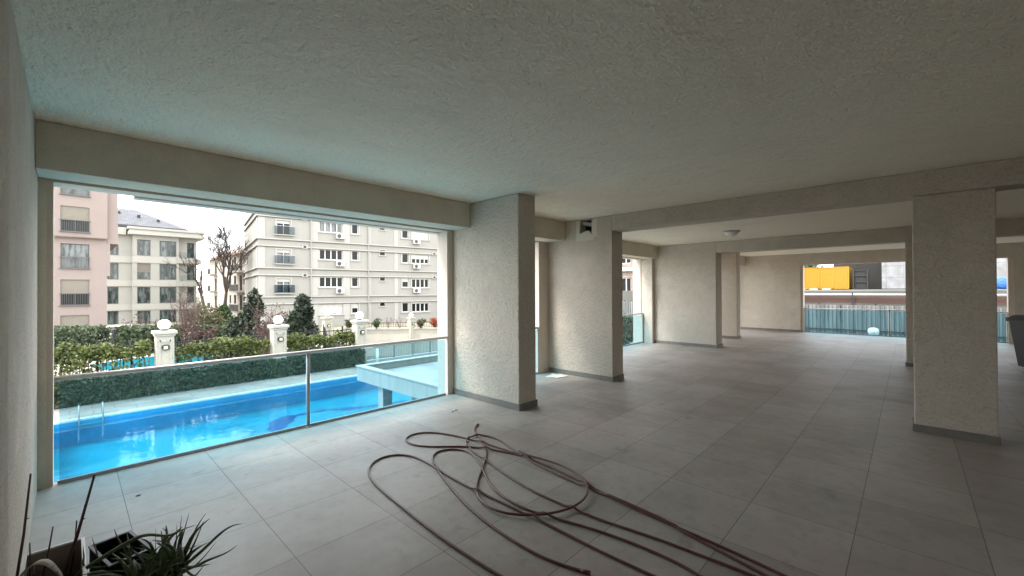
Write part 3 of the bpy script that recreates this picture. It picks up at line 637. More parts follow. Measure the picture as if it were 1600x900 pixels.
b.quad((27, 0, GZ-.3), (27, 14, GZ-.3), (27, 14, 13.5), (27, 0, 13.5)); b.quad((0, 0, 13.5), (27, 0, 13.5), (27, 14, 13.5), (0, 14, 13.5)); b.quad((0, 14, GZ-.3), (0, 0, GZ-.3), (0, 0, 13.5), (0, 14, 13.5)); b.quad((27, 14, GZ-.3), (0, 14, GZ-.3), (0, 14, 13.5), (27, 14, 13.5))
b.build('wall', WB, wb)
for kind, a, b_, c, d, k in wins:
    if kind == 'door': o = window(wb, a, b_, c, d, 'balcony_door', 1, CURT if k != 3 else DARKW, shutter=d-.33, sm=WSHUT)
    elif kind == 'quad': o = window(wb, a, b_, c, d, 'window', 3, DARKW if k != 3 else CURT, fw=.085, shutter=(c+.12 if k == 0 else None), sm=WSHUT)
    elif kind == 'slim': o = window(wb, a, b_, c, d, 'window', 0, DARKW, fw=.1, shutter=(d-.55 if k in (0,) and a < 12 else (d-.5 if k == 1 and a > 12 else None)), sm=WSHUT)
    elif kind == 'vent': o = window(wb, a, b_, c, d, 'small_window', 0, DARKW, fw=.04, frame=WBT)
    else: o = window(wb, a, b_, c, d, 'window', 3, DARKW, fw=.09, shutter=(c+.05 if k == 3 else d-.55 if k == 2 else None), sm=WSHUT)
    tr = MB(); surround(tr, a, b_, c, d, .13 if kind != 'vent' else .10); tr.build('window_surround', WBT, o)
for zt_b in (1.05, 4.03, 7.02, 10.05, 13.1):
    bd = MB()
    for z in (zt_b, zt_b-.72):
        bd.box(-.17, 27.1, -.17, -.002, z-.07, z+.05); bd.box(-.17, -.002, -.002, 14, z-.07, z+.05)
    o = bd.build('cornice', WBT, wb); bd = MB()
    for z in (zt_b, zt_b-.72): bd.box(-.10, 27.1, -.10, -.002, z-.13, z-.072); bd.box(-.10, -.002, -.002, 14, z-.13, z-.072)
    bd.build('dark_underline', mat('dirt_and_shade_trim', (.15, .135, .115), .9), o)  # dark line under each cornice: dirt plus its weak shadow, put into the colour
for a, b_ in ((.0, .62), (4.92, 5.62), (8.36, 8.98), (11.1, 11.4), (14.2, 14.67), (20.6, 21.3), (24, 24.6)):
    for z0, z1 in ((GZ-.2, .18), (1.12, 3.16), (4.10, 6.15), (7.09, 9.18), (10.12, 12.2)):
        pl_ = MB(); pl_.box(a, b_, -.05, -.003, z0, z1); pl_.build('pilaster', WBT, wb)
for z0, z1 in ((1.12, 3.16), (4.10, 6.15), (7.09, 9.18)):
    for a, b_ in ((.2, 1.2), (12.6, 13.8)):
        pl_ = MB(); pl_.box(-.04, -.003, a, b_, z0, z1); pl_.build('pilaster', WBT, wb)
for x in (4.85, 11.02, 20.33): MB().box(x, x+.10, -.22, -.12, GZ, 13).build('downpipe', PIPE, wb)
for k in range(4):
    for x in (4.02, 19.2):
        o = MB().box(x, x+.55, -.16, -.003, 3.12+k*3.03, 3.48+k*3.03).build('vent_box', WBT, wb)
        MB().box(x+.15, x+.40, -.19, -.162, 3.2+k*3.03, 3.42+k*3.03).build('vent_grille', IRON, o)
for k in range(1, 5):
    o3 = (k-1)*3.03
    bal = MB(); bal.box(1.41, 3.3, -.34, -.10, 1.36+o3, 1.43+o3); o = bal.build('balcony', WBT, wb)
    MB().box(1.41, 3.3, -.33, -.315, 1.44+o3, 2.30+o3).build('balcony_glass', BALG, o); MB().box(1.39, 3.32, -.35, -.30, 2.30+o3, 2.34+o3).build('rail', ALUD, o)
# air conditioners hung on the white block
def ac_unit(u, z, label):
    a = R(-9.5); x = 13.04+u*cos(a)+.30*sin(a); y = 47.61+u*sin(a)-.30*cos(a)
    t = empty('air_conditioner', (x, y, z), label, 'air conditioner', 'outdoor air conditioner units on the white block', rz=a)
    MB().box(-.42, .42, -.15, .15, 0, .56).build('casing', PVC, t, bevel=.02)
    b = MB(); b.lathe([(0, 0), (.22, 0), (.23, .02), (.0, .02)], k=20); o = b.build('fan_grille', mat('fan_dark', (.06, .06, .06), .6), t); o.rotation_euler.x = R(90); o.location = (-.12, -.152, .28)
    b = MB(); b.box(-.36, -.32, -.13, .28, -.05, -.005); b.box(.32, .36, -.13, .28, -.05, -.005); b.build('bracket', IRON, t)
for k, z in enumerate((1.34, 4.37, 7.44)):
    ac_unit(7.86, z, 'air conditioner under a four pane window, %s of the left column on the white block' % ('lowest', 'middle', 'top')[k])
    ac_unit(17.0, z, 'air conditioner below a wide window, %s of the right column on the white block' % ('lowest', 'middle', 'top')[k])

# pink block
PK = mat('pink_render', (.265, .218, .20), .88, bump=[(15, .2, .01, 4)], var=[(.7, (.25, .205, .188), .45, .7), (2.5, (.20, .163, .148), .6, .85, (1, 1, .4))])
pk = empty('apartment_block', (.32, 49.4, 0), 'pink apartment block at left edge with beige shutters', 'apartment block')
prow = [(8.56, 6.53, 7.47), (5.56, 3.58, None), (2.64, .56, 1.50), (-.27, -1.75, -1.7), (11.5, 9.5, None)]
hl = [(-.84, .79, lo, hi) for hi, lo, s in prow]; hl2 = [(a-6, b_-6, c, d) for a, b_, c, d in hl]
b = MB(); holed(b, -9, 1.84, GZ-.4, 6.09, [h for h in hl+hl2 if h[2] < 6], 0, .25)
b.quad((1.84, 0, GZ-.4), (1.84, 12, GZ-.4), (1.84, 12, 6.09), (1.84, 0, 6.09)); b.build('wall', PK, pk)
b = MB(); holed(b, -1.55, 1.86, 6.10, 14, [h for h in hl if h[2] > 6], -.35, .3); b.quad((-1.55, -.35, 6.10), (-1.55, -.002, 6.10), (1.86, -.002, 6.10), (1.86, -.35, 6.10))
b.quad((-1.55, -.35, 6.1), (-1.55, -.35, 14), (-1.55, 0, 14), (-1.55, 0, 6.1)); b.quad((1.86, -.35, 6.1), (1.86, 3, 6.1), (1.86, 3, 14), (1.86, -.35, 14)); b.build('upper_bay', PK, pk)
b = MB(); b.box(-9, -1.552, .0, .3, 6.1, 14); b.box(1.862, 2.53, .0, 8, 5.72, 14); b.box(1.842, 2.04, .002, 8, 2.95, 5.718); b.build('side_bay', PK, pk)
b = MB(); b.box(-1.56, 1.87, -.39, -.352, 6.06, 6.12); b.build('string_course', mat('dark_pink_trim', (.16, .12, .11), .85), pk)
for (hi, lo, s) in prow:
    y = -.35 if lo > 6 else 0
    window(pk, -.84, .79, lo, hi, mull=1, pane=CURT if s is None else DARKW, frame=mat('dark_frame', (.10, .10, .10), .5), fw=.05, shutter=s, y=y)
    if hi > 0:
        b = MB(); zr = lo+(hi-lo)*.45
        b.box(-.90, .86, y-.10, y-.04, zr-.03, zr+.03); b.box(-.90, .86, y-.14, y-.002, lo-.07, lo)
        for i in range(17): b.box(-.82+i*.1, -.80+i*.1, y-.08, y-.06, lo, zr)
        b.build('window_guard', mat('dark_frame', (.10, .10, .10), .5), pk)

# cream block
CB = mat('cream_render', (.38, .372, .338), .85, bump=[(12, .2, .01, 4)], var=[(.6, (.35, .342, .31), .45, .7), (2, (.27, .262, .235), .62, .85, (1, 1, .2))])
CBT = mat('cream_trim', (.43, .42, .38), .8)
cb = empty('apartment_block', (9.24, 67.33, 0), 'cream apartment block with dark grey hipped roof and curved balconies', 'apartment block')
hl = []
for k, (lo, hi) in enumerate(((-2.45, -.66), (.2, 2.22), (3.11, 5.08), (6.01, 7.95))):
    hl += [(-3.67, -2.45, lo, hi), (-1.6, .04, lo, hi)]
b = MB(); holed(b, -4.02, .3, GZ-.6, 8.5, hl, 0, .2); b.quad((-4.02, 0, -2.8), (-4.02, 0, 8.5), (-4.02, 1.2, 8.5), (-4.02, 1.2, -2.8)); b.build('wall', CB, cb)
for h_ in hl: window(cb, *h_, mull=1, pane=TEAL, frame=mat('dark_frame', (.10, .10, .10), .5), fw=.07, shutter=(h_[2]+.9 if h_[0] < -3 and 3 < h_[2] < 4 else None))
hl3 = [(-6.2, -5.24, lo, hi) for lo, hi in ((-2.45, -.66), (.2, 2.22), (3.11, 5.05), (6.01, 7.2))]
b = MB(); holed(b, -9, -4.022, GZ-.6, 8.5, hl3, 1.2, .2); b.build('recessed_wall', CB, cb)
for h_ in hl3: window(cb, *h_, mull=1, pane=TEAL, frame=mat('dark_frame', (.10, .10, .10), .5), fw=.06, y=1.2)
hl4 = [(1.2, 1.95, lo, hi) for lo, hi in ((-2.45, -.66), (.2, 2.22), (3.11, 5.05), (6.01, 7.95))]
b = MB(); holed(b, .302, 2.2, GZ-.6, 8.5, hl4, .5, .2); b.quad((.302, 0, -2.8), (.302, .5, -2.8), (.302, .5, 8.5), (.302, 0, 8.5)); b.quad((2.2, .5, -2.8), (2.2, 9, -2.8), (2.2, 9, 8.5), (2.2, .5, 8.5)); b.build('corner_wall', CB, cb)
for h_ in hl4: window(cb, *h_, mull=0, pane=TEAL, frame=mat('dark_frame', (.10, .10, .10), .5), fw=.06, y=.5)
def rounded(x0, x1, y0, y1, r):
    P = [(x0, y1), (x0, y0), (x1-r, y0)] + [(x1-r+r*sin(a), y0+r-r*cos(a)) for a in [R(15*i) for i in range(1, 7)]] + [(x1, y1)]
    return P
for z in (-.28, 2.62, 5.55):
    o = MB().prism(rounded(.0, 2.72, -.12, 3.0, .9), z-.32, z+.32).build('balcony', CB, cb, True and False)
    P = rounded(.3, 2.62, -.02, 2.6, .8)[1:]; gb = MB()
    for i in range(len(P)-1): gb.quad((*P[i], z+.33), (*P[i+1], z+.33), (*P[i+1], z+1.15), (*P[i], z+1.15))
    gb.build('balcony_glass', clearish('clear_balcony_glass', (.8, .85, .84), .03), o)
b = MB(); b.box(-9, -4.022, 1.05, 1.198, 5.15, 5.9); b.box(-9, -4.022, 1.05, 1.198, 2.3, 3.0); b.box(-9, -4.022, 1.05, 1.198, -.6, .1); b.box(-4.1, .05, -.06, -.002, 5.15, 5.9); b.box(-4.1, .05, -.06, -.002, 2.3, 3.02); b.box(-4.1, .05, -.06, -.002, -.55, .12); b.build('string_course', CBT, cb)
b = MB(); P = rounded(-4.47, 3.0, -.5, 9, .8)
b.prism([(x, y) for x, y in P], 8.52, 8.9); P = rounded(-4.37, 2.9, -.4, 9, .8); b.prism(P, 8.9, 9.15); P = rounded(-4.55, 3.05, -.55, 9, .8); b.prism(P, 9.15, 9.42); b.box(-9, -4.6, .7, 9, 8.5, 9.35); b.build('parapet', CBT, cb)
b = MB(); e = (-14, 1.35, .9, 10.4, 9.72)
rid = ((-9, 5.6, 12.3), (-3.4, 5.6, 12.3))
x0, x1, y0, y1, z = e
b.quad((x0, y0, z), (x1, y0, z), rid[1], rid[0]); b.quad((x1, y0, z), (x1, y1, z), rid[1]); b.quad((x1, y1, z), (x0, y1, z), rid[0], rid[1]); b.quad((x0, y1, z), (x0, y0, z), rid[0])
rf = b.build('roof', ROOFT, cb)
MB().box(x0, x1+.03, y0-.03, y1, 9.43, 9.70).build('roof_fascia', mat('dark_fascia', (.05, .05, .055), .6), cb)
for x, y_, z_ in ((-3.4, 3.2, 11.15), (-1.6, 2.4, 10.65), (-5.2, 3.9, 11.5)): MB().box(x, x+.3, y_, y_+.3, z_-.1, z_+.2).build('roof_vent', IRON, rf)

# block behind the bare tree
TB = mat('beige_render', (.36, .32, .28), .88, var=[(.5, (.32, .285, .25), .4, .7)])
tb_ = empty('apartment_block', (17.65, 80.27, 0), 'small beige block with pinkish roof behind the big bare tree', 'apartment block', rz=R(-90))
hl = []
for k, z in enumerate((-1.6, 1.35, 4.3)):
    for u, w_, hh in ((1.0, 1.0, 1.35), (3.7, 1.2, 1.4), (6.8, 1.4, 2.3), (8.8, 1.1, 1.9), (-2.2, 1.2, 1.4), (-8.9, 1.4, 2.1)): hl.append((u, u+w_, z+.4 if hh > 2 else z+1.3, z+.4+hh if hh > 2 else z+1.3+hh))
b = MB(); holed(b, -13, 16, GZ-1, 7.45, hl, 0, .25); b.quad((-13, 0, -3), (-13, 0, 7.45), (-13, 10, 7.45), (-13, 10, -3)); b.build('wall', TB, tb_)
for h_ in hl: window(tb_, *h_, mull=1, frame=mat('dark_frame', (.10, .10, .10), .5), fw=.05)
b = MB(); b.quad((-13.6, -.6, 7.4), (16, -.6, 7.4), (16, 4.5, 9.9), (-13.6, 4.5, 9.9)); b.quad((-13.6, -.6, 7.4), (-13.6, 4.5, 9.9), (-13.6, 10, 7.4)); b.box(-13.6, 16, -.65, -.602, 7.2, 7.42)
rf = b.build('roof', mat('terracotta_roof', (.42, .30, .26), .85, var=[(2, (.34, .25, .22), .4, .7)]), tb_)
MB().box(2, 2.9, 3.2, 4.1, 8.5, 10.4).build('chimney', TB, rf)
for z in (-1.6, 1.35, 4.3):
    for u0, u1 in ((5.2, 10.4), (-9.6, -7.2)):
        o = MB().box(u0, u1, -1.0, -.002, z+.1, z+.36).build('balcony', TB, tb_)
        q = MB(); q.box(u0, u1, -1.0, -.96, z+1.25, z+1.32)
        for i in range(int((u1-u0)/.14)): q.box(u0+i*.14, u0+.05+i*.14, -.99, -.97, z+.36, z+1.26)
        q.build('balcony_rail', IRON, o)

# low grey wall, dark lamp post and white car near the pink block
o = MB().box(-1.3, 1.6, 0, .25, 0, .55).build('low_wall', CONC); o.location = (1.97, 38.8, GZ); o.rotation_euler.z = R(-46); tag(o, 'low grey wall between the two dark clipped hedges', 'wall')
t = empty('garden_lamp', (1.74, 33.1, GZ), 'slim black garden lamp post between the two dark hedges', 'lamp post')
MB().lathe([(.10, 0), (.10, .1), (.05, .2), (.045, 1.2), (.07, 1.22), (.07, 1.3), (.11, 1.34)], k=12).build('post', IRON, t, True); MB().lathe([(.09, 1.34), (.12, 1.62), (.13, 1.64), (.02, 1.76), (0, 1.8)], k=8).build('lantern', IRON, t)
t = empty('parked_car', (2.1, 41.6, GZ), 'white parked car mostly hidden behind the low grey wall', 'car', rz=R(-46))
prof = [(-2.1, .35), (-2.15, .75), (-1.6, .9), (-1.0, .98), (-.45, 1.38), (.9, 1.42), (1.55, 1.0), (2.1, .9), (2.15, .4)]
b = MB()
for sgn in (0,):
    n = len(b.v); k = len(prof)
    for y_, ins in ((-.85, 0), (.85, 0)): b.v += [(x, y_*(.82 if z > 1.2 else 1), z) for x, z in prof]
    b.f += [tuple(range(n, n+k)), tuple(reversed(range(n+k, n+2*k)))] + [(n+i, n+k+i, n+k+(i+1) % k, n+(i+1) % k) for i in range(k)]
b.build('body', mat('white_car_paint', (.75, .76, .78), .2), t, bevel=.05)
b = MB(); b.quad((-.95, -.865, 1.0), (1.4, -.865, 1.0), (.85, -.73, 1.36), (-.42, -.73, 1.34)); b.quad((-1.02, -.7, 1.0), (-1.02, .7, 1.0), (-.5, .6, 1.36), (-.5, -.6, 1.36)); b.build('side_window', DARKW, t)
for x in (-1.35, 1.35):
    for y_ in (-.86, .72):
        o = MB().lathe([(0, 0), (.2, 0), (.31, 0), (.33, .05), (.31, .14), (0, .14)], k=20).build('wheel', mat('tyre', (.02, .02, .02), .8), t); o.rotation_euler.x = R(-90); o.location = (x, y_, .33)

# ------------------------------------------------------------------ beyond the far end: fence, yard, containers
CF = mat('corrugated_sheet', (.15, .16, .16), .55, var=[(.8, (.22, .23, .225), .45, .55, (1, 3, .2)), (1.1, (.05, .06, .06), .55, .7, (1, 2, .2))], metal=.1)
t = empty('corrugated_fence', (24, 0, -.55), 'grey corrugated metal fence across the yard behind the glass railings', 'fence')
b = MB(); y = -9; st = .09; pr = [(0, 0), (.05, 0), (.07, .05), (.13, .05), (.15, 0)]
while y < 18:
    for i in range(4): b.quad((pr[i][1], y+pr[i][0], 0), (pr[i+1][1], y+pr[i+1][0], 0), (pr[i+1][1], y+pr[i+1][0], 1.42), (pr[i][1], y+pr[i][0], 1.42))
    y += .15
b.build('sheet', CF, t)
MB().box(-.05, -.01, -9, 18, .28, .33).build('rail', IRON, t)
b = MB()
for i in range(14): b.box(.08, .14, -9+i*2, -8.94+i*2, 0, 1.5)
b.build('posts', IRON, t)
tp = empty('timber_stack', (29.5, 1, -.55), 'long stack of weathered brown planks and pipes behind the corrugated fence', 'timber stack')
rs = random.Random(3); z = 0; cols = [mat('old_timber', (.065, .05, .038), .9, var=[(3, (.04, .03, .024), .4, .7, (1, .2, 1))]), mat('rust_pipe', (.06, .018, .014), .7), mat('grey_timber', (.10, .09, .078), .9, var=[(3, (.05, .045, .04), .4, .7, (1, .2, 1))])]
i = 0
while z < 1.75:
    h_ = rs.uniform(.05, .16); c_ = cols[(0, 2, 0, 1, 2, 0, 1)[i % 7]]
    MB().box(-.5+rs.uniform(0, .12), .6, -11+rs.uniform(0, .5), 13-rs.uniform(0, .6), z, z+h_-.006).build('plank', c_, tp); z += h_; i += 1
b = MB()
for y in (-3.4, 1.15, 3.6, 8): b.box(-.62, -.55, y, y+.06, 0, 1.95)
b.build('upright', IRON, tp)
MB().tube([(-.3, -11, 1.84), (-.3, 13, 1.84)], .035, 8).build('top_pipe', PVC, tp)
struct(MB().box(32, 120, -70, 25, -2.8, 1.5).build('raised_yard', mat('yard_retaining', (.12, .12, .11), .9, var=[(.8, (.09, .088, .08), .4, .7)])))
YEL = mat('yellow_paint', (.40, .20, .005), .5, var=[(2, (.34, .17, .005), .5, .75)])
t = empty('storage_container', (60, 6.9, 1.5), 'bright yellow corrugated storage container on the raised yard', 'container')
b = MB(); b.box(.06, 5.9, -2.03, 2.03, .16, 2.55); b.build('body', YEL, t)
b = MB()
for y in (-2.05, -.68, .68, 2.05): b.box(0, .058, y-.05, y+.05, .1, 2.6)
b.box(0, .056, -2.0, 2.0, .1, .2); b.box(0, .056, -2.0, 2.0, 2.5, 2.6)
for i in range(24): b.box(.03, .06, -1.95+i*.165, -1.88+i*.165, .22, 2.48)
b.build('frame', YEL, t)
b = MB()
for i in range(12): b.box(.3+i*.45, .5+i*.45, -2.08, -2.032, .3, 2.4)
b.build('side_vents', mat('dark_yellow', (.18, .11, .02), .7), t)
b = MB()
for y in (-1.8, -.6, .6, 1.8): b.box(.1, .5, y-.2, y+.2, 0, .158)
b.build('feet', IRON, t)
t = empty('generator_frame', (60.5, 3.85, 1.5), 'black open steel frame next to the yellow container', 'frame')
b = MB()
for x in (0, 1.5):
    for y in (-.6, .6): b.box(x-.06, x+.06, y-.06, y+.06, 0, 2.2)
for z in (.1, .8, 1.5, 2.1): b.box(0, 1.5, -.6, .6, z, z+.09)
b.build('steel_frame', IRON, t)
MB().box(.15, 1.35, -.5, .5, .2, 1.9).build('cabinet', mat('dark_cabinet', (.015, .015, .015), .6), t)
o = MB().box(0, 8, 2.05, 8.8, 0, 6).build('dark_shed', mat('dark_cladding', (.03, .029, .026), .9, var=[(.5, (.022, .022, .02), .4, .7)])); o.location = (66, -2, 1.5); tag(o, 'plain dark grey shed wall behind the yellow container', 'shed')
WC = brick_mat('white_sheet', (.24, .245, .25), (.22, .225, .23), (.12, .125, .13), 1.4, 1.25, .02, .6, 0, 'yzx')
t = empty('site_cabin', (60, -2.5, 1.5), 'white panelled site cabin on the raised yard, right of the dark shed', 'cabin')
MB().box(0, 5, -6.5, 4.55, .1, 4.2).build('body', WC, t); MB().box(-.05, 5.05, -6.55, 4.6, 4.2, 4.35).build('roof', ALU, t); MB().box(0, 5, -6.4, 4.4, 0, .1).build('base', IRON, t)
b = MB(); b.lathe([(0, 0), (.42, .02), (.5, .3), (.47, .62), (.3, .85), (.1, .95), (0, 1.0)], k=12)
o = b.build('blue_sack', mat('blue_plastic', (.015, .10, .34), .5, bump=[(6, 1, .1, 3)]), None, True); o.location = (50, -5.35, 1.5); tag(o, 'bright blue plastic sack in front of the white cabin', 'sack')
b = MB(); b.lathe([(0, -.2), (.10, -.17), (.17, -.04), (.18, .04), (.15, .13), (.07, .17), (0, .17)], k=20); b2 = b
t = empty('garden_globe_lamp', (22, 1.02, -.55), 'pale globe lamp on a short stub in the yard behind the far glass railing', 'lamp')
o = b.build('globe_lamp', GLOBE, t, True); o.location.z = .42
MB().lathe([(.05, 0), (.05, .23)], k=10).build('stub', IRON, t)
for x, y, h_, lb in ((67.5, 10.2, 4.6, 'leafy green tree behind the left end of the yellow container'), (74, 5.5, 4.2, 'leafy green tree showing just over the yellow container')):
    t, tips = bare_tree('leafy_tree', x, y, 1.5, h_, .8, lb, 'tree', levels=3, r0=.18, seed=int(x))
    def fn():
        p = rnd.choice(rnd.choice(tips)); return ((p.x+rnd.gauss(0, .5), p.y+rnd.gauss(0, .5), p.z+rnd.gauss(0, .4)), 1)
    leaves(3500, fn, .26).build('crown', LF_MID, t)
# brick house seen past the second pillar
t = empty('brick_house', (41, 20, -.6), 'reddish brick house with white bands seen past the second pillar', 'house', rz=R(-90))
hl = [(u, u+1.2, z, z+1.5) for u in (-5, -2.6, -.2, 2.2) for z in (2.0, 5.0)]
b = MB(); holed(b, -7, 7, 0, 7.2, hl, 0, .2); b.build('wall', REDBR, t)
for h_ in hl: window(t, *h_, mull=1, frame=PVC, fw=.09)
b = MB()
for z in (1.3, 4.2, 7.0): b.box(-7.1, 7.1, -.3, -.002, z, z+.4)
b.build('white_band', PVC, t)
b = MB(); b.quad((-7.4, -.6, 7.41), (7.4, -.6, 7.41), (7.4, 4, 10), (-7.4, 4, 10)); b.build('roof', mat('terracotta_roof', (.42, .30, .26), .85), t)
b = MB(); b.tube([(-3.9, -.5, 4.4), (-3.0, -.5, 6.9)], .05, 6); b.tube([(-7, -.5, 6.1), (7, -.5, 6.1)], .04, 6); b.build('scaffold_pole', PIPE, t)
for x, y, sd, lb in ((13.6, 7.35, 41, 'nearest green plant behind the glass railing past the second pillar'), (15.4, 8.3, 42, 'green plant behind the side glass railing, nearer the corrugated fence')):
    shrub(x, y, -.62, 1.2, TWIG, lb, seed=sd, leaf=LF_MID, nleaf=3000, size=.07, stems=14, sp=.55, r0=.012, group='green plants behind the side railing')

# ------------------------------------------------------------------ wheelie bin
BN = mat('grey_bin_plastic', (.05, .055, .06), .5); BD = mat('black_bin_plastic', (.018, .018, .02), .45)
t = empty('wheelie_bin', (12.75, -1.86, 0), 'dark grey wheelie bin with black lid at the right edge', 'wheelie bin', rz=R(200))
b = MB()
A = [(-.22, -.24), (.22, -.24), (.22, .24), (-.22, .24)]; Bt = [(-.28, -.34), (.28, -.34), (.28, .30), (-.28, .30)]
n = 0; b.v = [(x, y, .06) for x, y in A] + [(x, y, .98) for x, y in Bt]; b.f = [(3, 2, 1, 0), (4, 5, 6, 7)] + [(i, (i+1) % 4, 4+(i+1) % 4, 4+i) for i in range(4)]
b.build('body', BN, t, bevel=.02)
b = MB(); b.box(-.30, .30, -.37, .33, .94, .985); b.build('rim', BN, t, bevel=.01)
b = MB(); b.v = [(-.31, -.40, .99), (.31, -.40, .99), (.31, .36, .99), (-.31, .36, .99), (-.24, -.28, 1.07), (.24, -.28, 1.07), (.24, .30, 1.09), (-.24, .30, 1.09)]
b.f = [(3, 2, 1, 0), (4, 5, 6, 7)] + [(i, (i+1) % 4, 4+(i+1) % 4, 4+i) for i in range(4)]; b.build('lid', BD, t, bevel=.02)
MB().tube([(-.24, .37, 1.0), (-.24, .43, 1.02), (.24, .43, 1.02), (.24, .37, 1.0)], .016, 8).build('handle', BD, t, True)
for s in (-1, 1):
    o = MB().lathe([(0, -.03), (.06, -.03), (.07, -.025), (.10, -.03), (.10, .03), (.07, .025), (0, .03)], k=20).build('wheel', BD, t); o.rotation_euler.y = R(90); o.location = (s*.27, .24, .10)

# ------------------------------------------------------------------ paper on the floor
t = empty('paper_sheets', (6.18, 4.79, .0), 'loose white paper sheets lying on the floor beside the second pillar', 'paper')
for dx, dy, a, z in ((0, 0, .2, .003), (.03, -.09, -.15, .007)):
    b = MB(); n = 6
    for i in range(n):
        for j in range(n):
            q = lambda i, j: (-.15+.30*i/n, -.105+.21*j/n, .004*sin(i*1.3+j)+.006*(i/n)**2+.004)
            b.quad(q(i, j), q(i+1, j), q(i+1, j+1), q(i, j+1))
    o = b.build('sheet', mat('paper', (.70, .72, .68), .8, var=[(30, (.4, .42, .4), .58, .7)]), t, True); o.location = (dx, dy, z); o.rotation_euler.z = a
# dark specks on floor
for x, y, s_, lb in ((3.47, 4.37, .016, 'tiny dark scrap on the tiles, left one of the pair near the first left pillar'), (3.55, 4.40, .02, 'tiny dark scrap on the tiles, right one of the pair near the first left pillar'), (.37, 4.4, .014, 'single tiny dark scrap on the tiles near the left end of the glass railing')):
    b = MB(); P = [(s_*cos(a)*(1+.4*sin(3*a+x)), s_*.6*sin(a)*(1+.3*cos(2*a))) for a in [2*pi*i/9 for i in range(9)]]; b.prism(P, 0, .004)
    o = b.build('leaf_scrap', mat('dark_scrap', (.02, .016, .012), .8)); o.location = (x, y, .0015); tag(o, lb, 'scrap', 'dark scraps on the tiles')

# ------------------------------------------------------------------ garden hose on the floor
A_ = [(3.305, 3.704), (3.21, 3.685), (3.09, 3.547), (3.007, 3.309), (2.93, 3.131), (2.799, 2.966), (2.574, 2.787), (2.358, 2.653), (2.226, 2.541), (2.137, 2.405), (2.081, 2.255), (2.089, 2.115), (2.154, 1.987), (2.262, 1.884), (2.378, 1.801), (2.51, 1.757), (2.664, 1.759), (2.802, 1.812), (2.93, 1.917), (3.0, 2.061), (3.033, 2.235), (3.038, 2.4), (3.011, 2.548), (2.992, 2.757), (2.915, 2.973), (2.858, 3.173), (2.792, 3.317), (2.646, 3.424), (2.506, 3.533), (2.418, 3.686), (2.404, 3.863), (2.471, 3.97), (2.601, 4.035), (2.746, 4.007), (2.845, 3.873), (2.908, 3.634), (2.967, 3.407), (2.965, 3.129), (3.003, 2.911), (2.995, 2.69), (2.967, 2.447), (2.975, 2.27), (2.937, 2.054), (2.892, 1.867), (2.85, 1.68), (2.818, 1.438), (2.799, 1.237), (2.786, 1.039), (2.775, 0.859), (2.757, 0.733), (2.744, 0.595), (2.70, .35), (2.66, .1), (2.63, -.1), (2.56, -.22), (2.50, -.1), (2.56, .2), (2.63, .45)]
B_ = [(2.672, 0.601), (2.685, 0.752), (2.729, 0.887), (2.762, 1.03), (2.791, 1.194), (2.815, 1.37), (2.845, 1.592), (2.852, 1.83), (2.862, 2.037), (2.904, 2.294), (2.936, 2.527), (2.992, 2.757), (3.066, 2.947), (3.161, 3.142), (3.186, 3.332), (3.13, 3.444), (2.999, 3.502), (2.876, 3.451), (2.77, 3.304), (2.744, 3.124), (2.699, 2.946), (2.655, 2.755), (2.575, 2.519), (2.522, 2.266), (2.505, 2.05), (2.511, 1.885), (2.518, 1.731), (2.514, 1.581), (2.53, 1.461), (2.569, 1.332), (2.582, 1.142), (2.596, 0.926), (2.6, 0.767), (2.617, 0.66), (2.62, .4), (2.54, .25), (2.38, .3), (2.25, .5), (2.23, .8)]
C__ = [(2.412, 0.853), (2.424, 0.929), (2.439, 1.035), (2.435, 1.15), (2.432, 1.281), (2.416, 1.436), (2.379, 1.59), (2.374, 1.633), (2.321, 1.804), (2.281, 1.933), (2.263, 2.088), (2.271, 2.28), (2.336, 2.466), (2.452, 2.677), (2.618, 2.883), (2.74, 3.094), (2.729, 3.242), (2.647, 3.366), (2.521, 3.433), (2.411, 3.385), (2.323, 3.261), (2.245, 3.059), (2.17, 2.832), (2.092, 2.64), (2.017, 2.398), (1.967, 2.168), (1.939, 1.948), (1.922, 1.745), (1.932, 1.583), (1.946, 1.451), (1.998, 1.34)]
D_ = [(1.645, 1.668), (1.644, 1.798), (1.639, 1.984), (1.643, 2.166), (1.65, 2.349), (1.67, 2.572), (1.689, 2.789), (1.703, 2.995), (1.722, 3.197), (1.758, 3.401), (1.828, 3.537), (1.938, 3.647), (2.065, 3.695), (2.175, 3.654), (2.257, 3.564), (2.302, 3.419), (2.281, 3.217), (2.244, 3.006), (2.22, 2.778), (2.218, 2.549), (2.225, 2.35), (2.232, 2.166), (2.229, 1.971), (2.235, 1.799), (2.232, 1.619), (2.214, 1.445), (2.215, 1.283), (2.228, 1.157), (2.232, 1.055)]
path = A_ + B_ + D_[::-1] + [(1.66, 1.4), (1.72, 1.1), (1.9, .75), (2.15, .55), (2.35, .6)] + C__
def smooth(P):
    for _ in range(2): P = [P[0]] + [tuple(.5*P[i][j]+.25*(P[i-1][j]+P[i+1][j]) for j in (0, 1)) for i in range(1, len(P)-1)] + [P[-1]]
    return P
raw = catmull(smooth(path), 8)
hp = [raw[0]]
for p in raw[1:]:
    if math.hypot(p[0]-hp[-1][0], p[1]-hp[-1][1]) > .018: hp.append(p)
HR = .0088; hz = []
lift0 = [0]*len(hp)
for i, p in enumerate(hp):
    z = HR+.001
    for j in range(0, i-12):
        if hz[j] < .2 and abs(p[0]-hp[j][0]) < .017 and abs(p[1]-hp[j][1]) < .017: z = max(z, hz[j]+2*HR)
    hz.append(min(z, .06))
for _ in range(5): hz = [hz[0]] + [max(hz[i]*.999 if hz[i] > .02 else 0, .25*hz[i-1]+.5*hz[i]+.25*hz[i+1]) for i in range(1, len(hz)-1)] + [hz[-1]]
